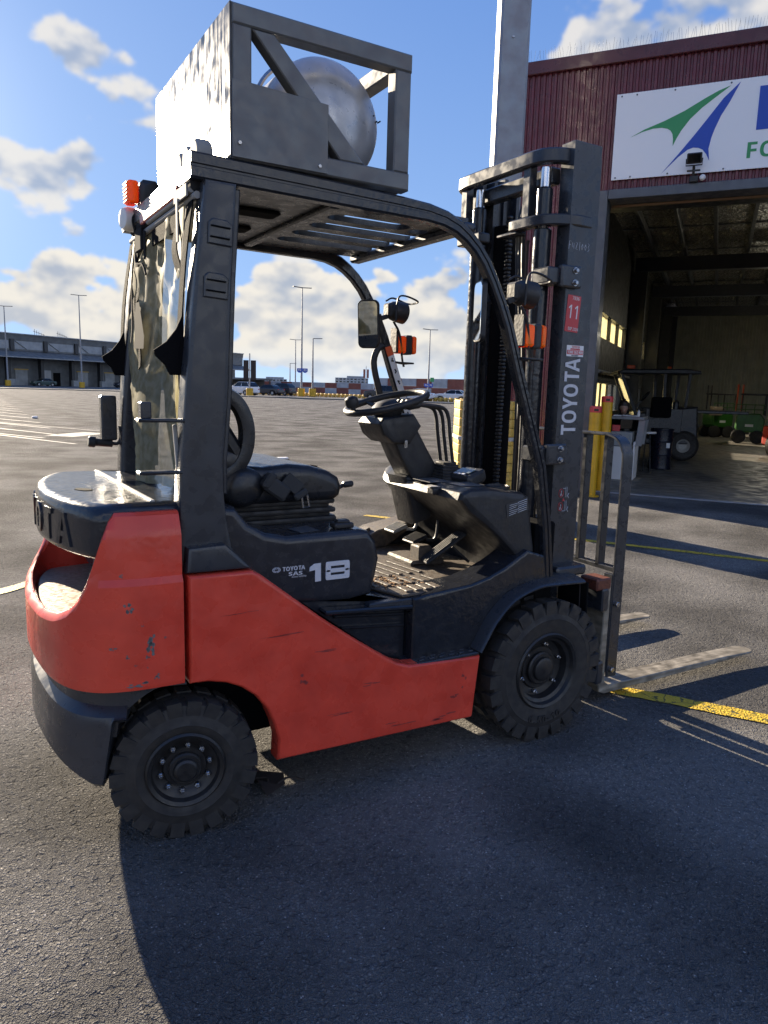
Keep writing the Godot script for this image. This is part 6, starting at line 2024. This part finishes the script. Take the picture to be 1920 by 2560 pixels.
func make_green(called: String, label: String, s: float, t: float, turn: float) -> void:
	var g := thing(called, label, "work machine", Vector3.ZERO, 0.0, "")
	at_w(g, s, t, turn)
	var b := nb()
	b.prism(xy([-0.35, 0.45, -0.35, 0.80, -0.25, 0.90, 0.30, 0.90, 0.42, 0.75, 0.42, 0.42, 0.30, 0.35, -0.25, 0.35]), -0.30, 0.30, 0.03)
	put("body", b, M.flora, g)
	b = nb()
	for y in [1.02, 1.16]:
		b.tube([P(-0.36, y, 0.34), P(0.36, y, 0.34), P(0.40, y, 0.25), P(0.40, y, -0.30)], 0.014, 6)
	for x in [-0.36, -0.12, 0.12, 0.36]:
		b.tube([P(x, 0.88, 0.34), P(x, 1.18, 0.34)], 0.014, 6)
	put("guard_rails", b, M.flora, g)
	b = nb()
	b.box(P(0.10, 1.46, 0), P(0.75, 0.05, 0.7), 0.015)
	for q in [[-0.22, 0.3], [0.42, 0.3], [-0.22, -0.3], [0.42, -0.3]]:
		b.bar(P(q[0], 0.85, q[1]), P(q[0], 1.44, q[1]), 0.035, 0.035)
	put("canopy", b, M.plastic, g)
	b = nb()
	for x in [-0.36, -0.22]:
		b.cyl(P(x, 0.9, -0.1), P(x, 1.75, -0.1), 0.025, 10)
	put("exhaust_post", b, M.orange if called == "green_carrier" else M.rim, g)
	put("number_plate", nb().box(P(0.02, 0.55, 0.306), P(0.22, 0.075, 0.008), 0.002), M.white, g)
	if called == "green_mower":
		put("bin", nb().box(P(-0.28, 0.90, 0.33), P(0.34, 0.30, 0.25), 0.02), M.step, g)
	for z in [0.26, -0.26]:
		for x in [-0.24, 0.26]:
			var wh := nb()
			wh.lathe([Vector2(0, -0.06), Vector2(0.15, -0.07), Vector2(0.20, -0.05), Vector2(0.20, 0.05), Vector2(0.15, 0.07), Vector2(0, 0.06)], T(P(x, 0.212, z)), 24)
			put("wheel", wh, M.rubber, g)

# ---------------------------------------------------------------- far things
func make_car(suv: bool) -> Node3D:
	var c := Node3D.new()
	var up := 0.16 if suv else 0.0
	var b := nb()
	b.prism(xy([-2.2, 0.34, -2.24, 0.62, -2.15, 0.86 + up, -1.5, 0.95 + up, -0.9, 0.97 + up, 1.5, 0.98 + up, 2.1, 0.95 + up, 2.22, 0.75, 2.22, 0.40, 2.0, 0.28, 1.75, 0.28, 1.72, 0.50, 1.55, 0.64, 1.3, 0.68, 1.05, 0.64, 0.9, 0.50, 0.87, 0.25, -0.95, 0.25, -0.98, 0.5, -1.15, 0.64, -1.4, 0.68, -1.62, 0.64, -1.76, 0.5, -1.8, 0.28, -2.1, 0.28]), -0.87, 0.87, 0.09, Transform3D.IDENTITY, 3)
	put("body", b, M.white, c, 40.0)
	var top := 1.42 + up * 1.6
	var back := 2.05 if suv else 1.55
	var rings: Array = []
	for e in [[0.93 + up, 0.80, -1.05, back], [1.15 + up, 0.74, -0.72, back - 0.12], [top - 0.06, 0.64, -0.28, back - 0.42], [top, 0.56, -0.12, back - 0.6]]:
		rings.append([P(e[2], e[0], e[1]), P(e[3], e[0], e[1]), P(e[3] + 0.05, e[0], 0), P(e[3], e[0], -e[1]), P(e[2], e[0], -e[1]), P(e[2] - 0.1, e[0], 0)])
	put("windows", nb().loft(rings), M.tint, c, 30.0)
	b = nb()
	b.box(P((back - 0.75) * 0.5, top, 0), P(back - 0.5, 0.05, 1.14), 0.02)
	for s in [1.0, -1.0]:
		b.bar(P(-0.98, 0.95 + up, 0.79 * s), P(-0.15, top, 0.58 * s), 0.06, 0.05)
		b.bar(P(0.55, 0.97 + up, 0.79 * s), P(0.5, top, 0.58 * s), 0.08, 0.05)
		b.bar(P(back, 0.95 + up, 0.78 * s), P(back - 0.58, top, 0.58 * s), 0.12, 0.05)
	put("roof", b, M.white, c)
	for x in [-1.38, 1.30]:
		for s in [1.0, -1.0]:
			b = nb()
			b.lathe([Vector2(0, -0.1), Vector2(0.28, -0.11), Vector2(0.33, -0.08), Vector2(0.33, 0.08), Vector2(0.28, 0.11), Vector2(0.2, 0.08), Vector2(0, 0.09)], T(P(x, 0.33, 0.78 * s), 0.0 if s > 0 else PI), 20)
			var wh := put("wheel", b, M.rubber, c)
			put("rim", nb().cyl(P(x, 0.33, 0.85 * s), P(x, 0.33, 0.885 * s), 0.19, 14, 0.01), M.bracket, wh)
	for s in [1.0, -1.0]:
		put("headlight", nb().box(P(-2.17, 0.70, 0.62 * s), P(0.12, 0.14, 0.32), 0.03), M.lamp_white, c)
		put("tail_light", nb().box(P(2.17, 0.78, 0.66 * s), P(0.10, 0.18, 0.26), 0.03), M.red_lens, c)
		put("wing_mirror", nb().box(P(-0.75, 1.0 + up, 0.95 * s), P(0.14, 0.12, 0.16), 0.03), M.white, c)
	return c

func lamp_post(h: float, at: Vector3, label: String, arms := 2, base := 1.0) -> Node3D:
	var l := thing(numbered("lamp_post"), label, "lamp post", at, 0.0, "car park lamp posts")
	put("pole", nb().cyl(P(0, 0, 0), P(0, h, 0), 0.16, 10, 0.0, 0.07), M.galv, l)
	if base > 0.0:
		put("concrete_base", nb().cyl(P(0, 0, 0), P(0, base, 0), 0.48, 14, 0.06), M.yellow, l)
	var b := nb()
	for s in ([1.0, -1.0] if arms == 2 else [1.0]):
		b.bar(P(0, h, 0), P(1.3 * s, h + 0.06, 0), 0.28, 0.09)
	put("lamp_head", b, M.frame_gray, l)
	return l

func make_far() -> void:
	var b: B
	# long warehouse on the left
	var a := P(7.8, 0, -147.3)
	var e := P(31.2, 0, -162.5)
	var d := (e - a).normalized()
	var back := Vector3(-d.z, 0, d.x) * -1.0
	if back.z > 0:
		back = -back
	var lw := thing("market_hall", "long grey market hall with clerestory windows and deep awning across the car park", "building")
	lw.transform = Transform3D(d, Vector3.UP, -back, a)   # x along the front, z towards the lot
	put("front_wall", nb().box(P(15, 3.1, -3.0), P(110, 6.2, 0.5), 0.02), M.shed_gray, lw)
	put("roof", nb().prism(xy([0.0, 9.35, -0.2, 8.2, -40, 8.2, -40, 8.6, -20, 9.9]), -40, 70, 0.0, ZY), M.shed_gray, lw)
	put("roof_edge", nb().box(P(15, 9.30, 0.05), P(110, 0.18, 0.3), 0.02), M.shed_light, lw)
	put("clerestory_wall", nb().box(P(15, 7.3, -0.4), P(110, 2.0, 0.3), 0.02), M.shed_gray, lw)
	put("awning", nb().prism(xy([-0.6, 6.35, 2.2, 5.25, 2.2, 4.95, -0.6, 5.4]), -40, 70, 0.0, ZY), M.shed_gray, lw)
	put("awning_gutter", nb().box(P(15, 5.08, 2.25), P(110, 0.16, 0.2), 0.02), M.shed_light, lw)
	for k in 12:
		var x := -26.0 + k * 7.1
		var w := put("window", nb().box(P(x + 3.55, 7.32, -0.22), P(5.9, 1.45, 0.06), 0.01), M.shed_light, lw)
		put("brace", nb().bar(P(x + 0.7, 8.0, -0.12), P(x + 3.0, 6.65, -0.12), 0.14, 0.08), M.shed_gray, w)
		put("frame_post", nb().box(P(x, 7.35, -0.1), P(0.8, 2.0, 0.4), 0.02), M.rafter, lw)
		put("pillar", nb().box(P(x, 2.6, -1.6), P(0.7, 5.2, 0.9), 0.02), M.rafter, lw)
		put("plinth", nb().box(P(x + 0.1, 0.6, -0.9), P(1.3, 1.2, 0.7), 0.03), M.shed_light, lw)
		if k % 3 != 2:
			put("dock_door", nb().box(P(x + 3.6, 1.45, -2.68), P(2.6, 2.9, 0.12), 0.02), M.shed_light, lw)
			put("door_frame", nb().box(P(x + 3.6, 3.0, -2.66), P(3.0, 0.2, 0.16), 0.02), M.yellow_pad, lw)
		else:
			put("dark_doorway", nb().box(P(x + 4.4, 1.3, -2.68), P(1.6, 2.6, 0.12), 0.02), M.dark, lw)
			put("panel", nb().box(P(x + 2.2, 1.5, -2.68), P(1.7, 3.0, 0.1), 0.02), M.wall_white, lw)
	for x in [13.5, 19.0]:
		b = nb()
		for k in 5:
			b.bar(P(x + k * 0.5, 9.3, -8), P(x + k * 0.5, 11.0 - 0.2 * k, -8), 0.06, 0.06)
		b.bar(P(x - 0.3, 10.6, -8), P(x + 2.3, 10.0, -8), 0.07, 0.07)
		put("roof_antenna", b, M.rafter, lw)
	# dark canopy shed beyond the forklift's rear pillar
	var sh := thing("canopy_shed", "low dark canopy shed at the left end of the red and white wall", "shed", P(45.5, 0, -131.5), -0.12)
	put("roof", nb().box(P(0, 2.45, 0), P(13, 0.35, 6), 0.04), M.shed_gray, sh)
	put("back_wall", nb().box(P(0, 1.2, -2), P(12.4, 2.3, 0.3), 0.02), M.rafter, sh)
	for x in [-6.0, -2.0, 2.0, 6.0]:
		put("post", nb().box(P(x, 1.15, 2.7), P(0.2, 2.3, 0.2), 0.02), M.rafter, sh)
	# red and white panel wall, low stretch then tall stretch
	var runs := [[P(51.5, 0, -139.0), P(63.7, 0, -111.0), 2.15, 11, "low left stretch of the red and white chequered wall behind the parked cars"], [P(63.7, 0, -110.8), P(76.0, 0, -66.0), 3.15, 14, "tall right stretch of the red and white chequered wall behind the parked cars"]]
	var rng := RandomNumberGenerator.new()
	rng.seed = 8
	for r in runs:
		var w := thing(numbered("panel_wall"), r[4], "wall", r[0], 0.0, "red and white boundary wall")
		var dir: Vector3 = r[1] - r[0]
		var len_ := dir.length()
		w.rotation.y = atan2(-dir.z, dir.x)
		var n: int = r[3]
		var h: float = r[2]
		for k in n:
			var x := (k + 0.5) * len_ / n
			var split := h * (0.5 + rng.randf_range(-0.08, 0.12))
			var odd := k % 2 == 0
			put("panel", nb().box(P(x, split * 0.5, 0), P(len_ / n - 0.05, split - 0.03, 0.2), 0.01), M.wall_red if odd else M.wall_white, w)
			put("panel", nb().box(P(x, (split + h) * 0.5, 0), P(len_ / n - 0.05, h - split, 0.2), 0.01), M.wall_white if odd else M.wall_red, w)
	# yellow post and rail along the wall foot
	var fence := thing("yellow_barrier", "long low row of yellow barrier blocks along the foot of the chequered wall", "barrier")
	for k in 60:
		var f := k / 59.0
		var p := P(39.5, 0, -103.0).lerp(P(55.0, 0, -60.0), f)
		put("block", nb().box(p + P(0, 0.24, 0), P(0.42, 0.48, 0.42), 0.05), M.yellow_pad, fence)
	put("rail", nb().bar(P(39.5, 0.30, -103.0), P(55.0, 0.30, -60.0), 0.12, 0.14), M.yellow_pad, fence)
	# apartment blocks on the horizon
	for q in [[P(147, 0, -369), 17.0, 4.9, "left pale apartment block far behind the low wall", 0.40], [P(186, 0, -351), 17.5, 6.6, "right pale apartment block far behind the wall, stepped roof", 0.48]]:
		var ap := thing(numbered("apartment_block"), q[3], "building", q[0], -q[4], "apartment blocks on the horizon")
		put("wall", nb().box(P(0, q[2] * 0.5, 0), P(q[1], q[2], 6), 0.05), M.wall_white, ap)
		put("roof_storey", nb().box(P(2.2, q[2] + 0.5, 0), P(q[1] * 0.55, 1.0, 4), 0.05), M.shed_light, ap)
		for j in 3:
			for k in 9:
				put("window", nb().box(P(-q[1] * 0.5 + (k + 0.5) * q[1] / 9.0, q[2] - 0.7 - j * 1.35, 3.02), P(q[1] / 9.0 * 0.62, 0.7, 0.1), 0.01), M.tint if (j + k) % 3 else M.shed_gray, ap)
	# lamp posts
	lamp_post(13.0, P(8.09, 0, -137.3), "lamp post at the far left in front of the market hall")
	lamp_post(15.6, P(19.54, 0, -136.1), "lamp post right of the far left one, before the market hall")
	lamp_post(14.05, P(40.12, 0, -88.9), "tall lamp post carrying the blue shield signs", 2, 1.1)
	lamp_post(7.6, P(41.33, 0, -88.0), "short lamp post just right of the blue shield signs", 1, 1.1)
	lamp_post(10.4, P(59.3, 0, -135.0), "thin lamp post just left of the blue shield signs", 2, 0.0)
	lamp_post(5.8, P(58.4, 0, -135.6), "shortest thin post left of the blue shield signs", 1, 0.0)
	lamp_post(10.0, P(60.5, 0, -89.0), "lamp post with green and blue signs right of the amber lamp", 2, 0.0)
	# signs on posts
	var sgn := func(at: Vector3, s1: String, s2: String, k: float, label: String) -> void:
		var g := thing(numbered("parking_sign"), label, "sign", at, -0.42, "blue parking zone signs")
		var shape := xy([-0.95, 0.75, 0.95, 0.75, 0.95, -0.35, 0.35, -0.85, -0.35, -0.85, -0.95, -0.35])
		for h in [[-1.0, s1], [1.0, s2]]:
			var pl: Array = []
			for v in shape:
				pl.append(v * k + Vector2(h[0] * k * 1.0, 0))
			put("plate", nb().prism(pl, 0.18, 0.24, 0.01), M.blue, g)
			text("lettering", h[1], 1.0 * k, 0.02, M.white, g, T(P(h[0] * k, 0.02, 0.26)))
	sgn.call(P(40.1, 3.42, -88.6), "P4", "P3", 0.36, "pair of blue P4 and P3 shields on the tall lamp post")
	sgn.call(P(60.35, 2.0, -88.75), "P4", "P5", 0.34, "pair of blue shields under a green plate on the right lamp post")
	var gp := put("green_plate", nb().box(Vector3.ZERO, P(0.55, 0.6, 0.06), 0.01), M.green)
	gp.position = P(60.95, 2.85, -88.7)
	gp.rotation.y = -0.5
	tag(gp, "small green plate above the blue shields on the right lamp post", "sign")
	for q in [[P(30.4, 0, -82.1), 5.0, "post with two dark hanging banners beside the white off-road car", 2.9, 0.62], [P(86.5, 0, -155.1), 6.6, "distant post with a reddish banner above the tall wall", 2.6, 0.5]]:
		var bp := thing(numbered("banner_post"), q[2], "banner post", q[0], -0.4, "banner posts")
		put("pole", nb().cyl(P(0, 0, 0), P(0, q[1], 0), 0.07, 8), M.galv, bp)
		for s in [1.0, -1.0]:
			put("banner", nb().box(P(s * 0.43, q[1] - 0.5 - q[3] * 0.5, 0), P(q[4], q[3] * 0.8, 0.03), 0.005), M.mesh_cloth if q[1] < 6 else M.wall_red, bp)
		put("concrete_base", nb().cyl(P(0, 0, 0), P(0, 0.95, 0), 0.42, 14, 0.05), M.yellow, bp)
	# parked cars
	var white_car := mat(Color(0.70, 0.71, 0.72), 0.25)
	var dark_car := mat(Color(0.03, 0.033, 0.04), 0.2)
	var green_car := mat(Color(0.06, 0.09, 0.08), 0.2)
	var silver_car := mat(Color(0.36, 0.38, 0.40), 0.25)
	var cars := [
		[P(31.8, 0, -88.5), -1.15, true, white_car, "white off-road car parked behind the banner post"],
		[P(27.3, 0, -87.0), -1.15, false, white_car, "white car half hidden behind the forklift's rear pillar"],
		[P(37.0, 0, -93.0), -1.0, false, dark_car, "dark sedan parked left of the blue shield signs"],
		[P(39.6, 0, -95.0), -1.0, true, dark_car, "dark off-road car behind the dark sedan, left of the blue shields"],
		[P(43.6, 0, -73.0), -0.9, true, dark_car, "dark car seen left of the steering wheel"],
		[P(48.8, 0, -74.0), -0.9, false, white_car, "white car seen through the steering wheel"],
		[P(52.5, 0, -71.5), -0.9, false, white_car, "white hatchback right of the lever knobs"],
		[P(44.2, 0, -53.2), -0.9, false, silver_car, "pale car partly hidden behind the mast"],
		[P(14.8, 0, -160.0 + 10.0), 0.45, false, green_car, "dark green sedan parked in front of the market hall"],
		[P(30.5, 0, -155.0), 0.5, true, dark_car, "small dark vehicle by the market hall beside the forklift's left pillar"]]
	var protos := [make_car(false), make_car(true)]
	for q in cars:
		var c: Node3D = protos[1 if q[2] else 0].duplicate()
		c.name = numbered("parked_car")
		add_child(c)
		c.position = q[0]
		c.rotation.y = q[1]
		tag(c, q[4], "car", "cars parked across the lot")
		for part in ["body", "roof"]:
			(c.get_node(part) as MeshInstance3D).material_override = q[3]
	for p in protos:
		p.free()
	# litter
	var lit := nb()
	var f2 := RandomNumberGenerator.new()
	f2.seed = 2
	lit.tube(smooth_path([P(0.24, 0.012, 0.30), P(0.30, 0.03, 0.35), P(0.27, 0.01, 0.40), P(0.36, 0.02, 0.36), P(0.42, 0.008, 0.38)], 4), 0.004, 5)
	lit.sheet([[P(0.23, 0.01, 0.31), P(0.26, 0.04, 0.36), P(0.27, 0.01, 0.42)], [P(0.29, 0.03, 0.29), P(0.31, 0.015, 0.35), P(0.33, 0.02, 0.40)], [P(0.34, 0.012, 0.31), P(0.36, 0.03, 0.34), P(0.35, 0.01, 0.38)]])
	var lo := put("plastic_scrap", lit, M.mesh_cloth)
	tag(lo, "crumpled scrap of grey plastic on the asphalt behind the rear wheel", "litter")
	var ps := put("paper_scrap", nb().box(P(0, 0.02, 0), P(0.22, 0.04, 0.12), 0.012), M.paper)
	ps.position = P(4.6, 0, -9.9)
	tag(ps, "white scrap on the asphalt seen above the seat", "litter", "litter on the car park")
	ps = put("paper_scrap", nb().box(P(0, 0.04, 0), P(0.18, 0.08, 0.14), 0.03), M.paper)
	ps.position = P(1.9, 0, -24.9)
	tag(ps, "white lump lying on the car park at the left", "litter", "litter on the car park")

func _ready() -> void:
	# camera, sky, sun, exposure
	var cam := Camera3D.new()
	cam.name = "camera"
	cam.position = Vector3(-0.5358, 1.3136, 2.4702)
	cam.rotation = Vector3(deg_to_rad(-9.5235), deg_to_rad(-30.5976), deg_to_rad(1.6542))
	cam.fov = 69.846
	cam.near = 0.05
	cam.far = 2000.0
	add_child(cam)
	var az := deg_to_rad(-8.0)
	var el := deg_to_rad(15.5)
	SUN_TO = Vector3(sin(az) * cos(el), sin(el), -cos(az) * cos(el))
	var env := Environment.new()
	env.background_mode = Environment.BG_SKY
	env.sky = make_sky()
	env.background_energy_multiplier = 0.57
	env.tonemap_mode = Environment.TONE_MAPPER_LINEAR
	env.tonemap_exposure = 3.8
	env.sdfgi_enabled = true
	env.ssao_enabled = true
	env.ssil_enabled = true
	var we := WorldEnvironment.new()
	we.name = "world"
	we.environment = env
	add_child(we)
	var sun := DirectionalLight3D.new()
	sun.name = "sun"
	sun.light_energy = 1.6
	sun.light_color = Color(1.0, 0.93, 0.82)
	sun.light_angular_distance = 0.5
	sun.shadow_enabled = true
	add_child(sun)
	sun.basis = Basis.looking_at(-SUN_TO, Vector3.UP)
	make_materials()
	make_ground()
	make_markings()
	make_warehouse()
	make_warehouse_things()
	make_far()
	make_forklift()
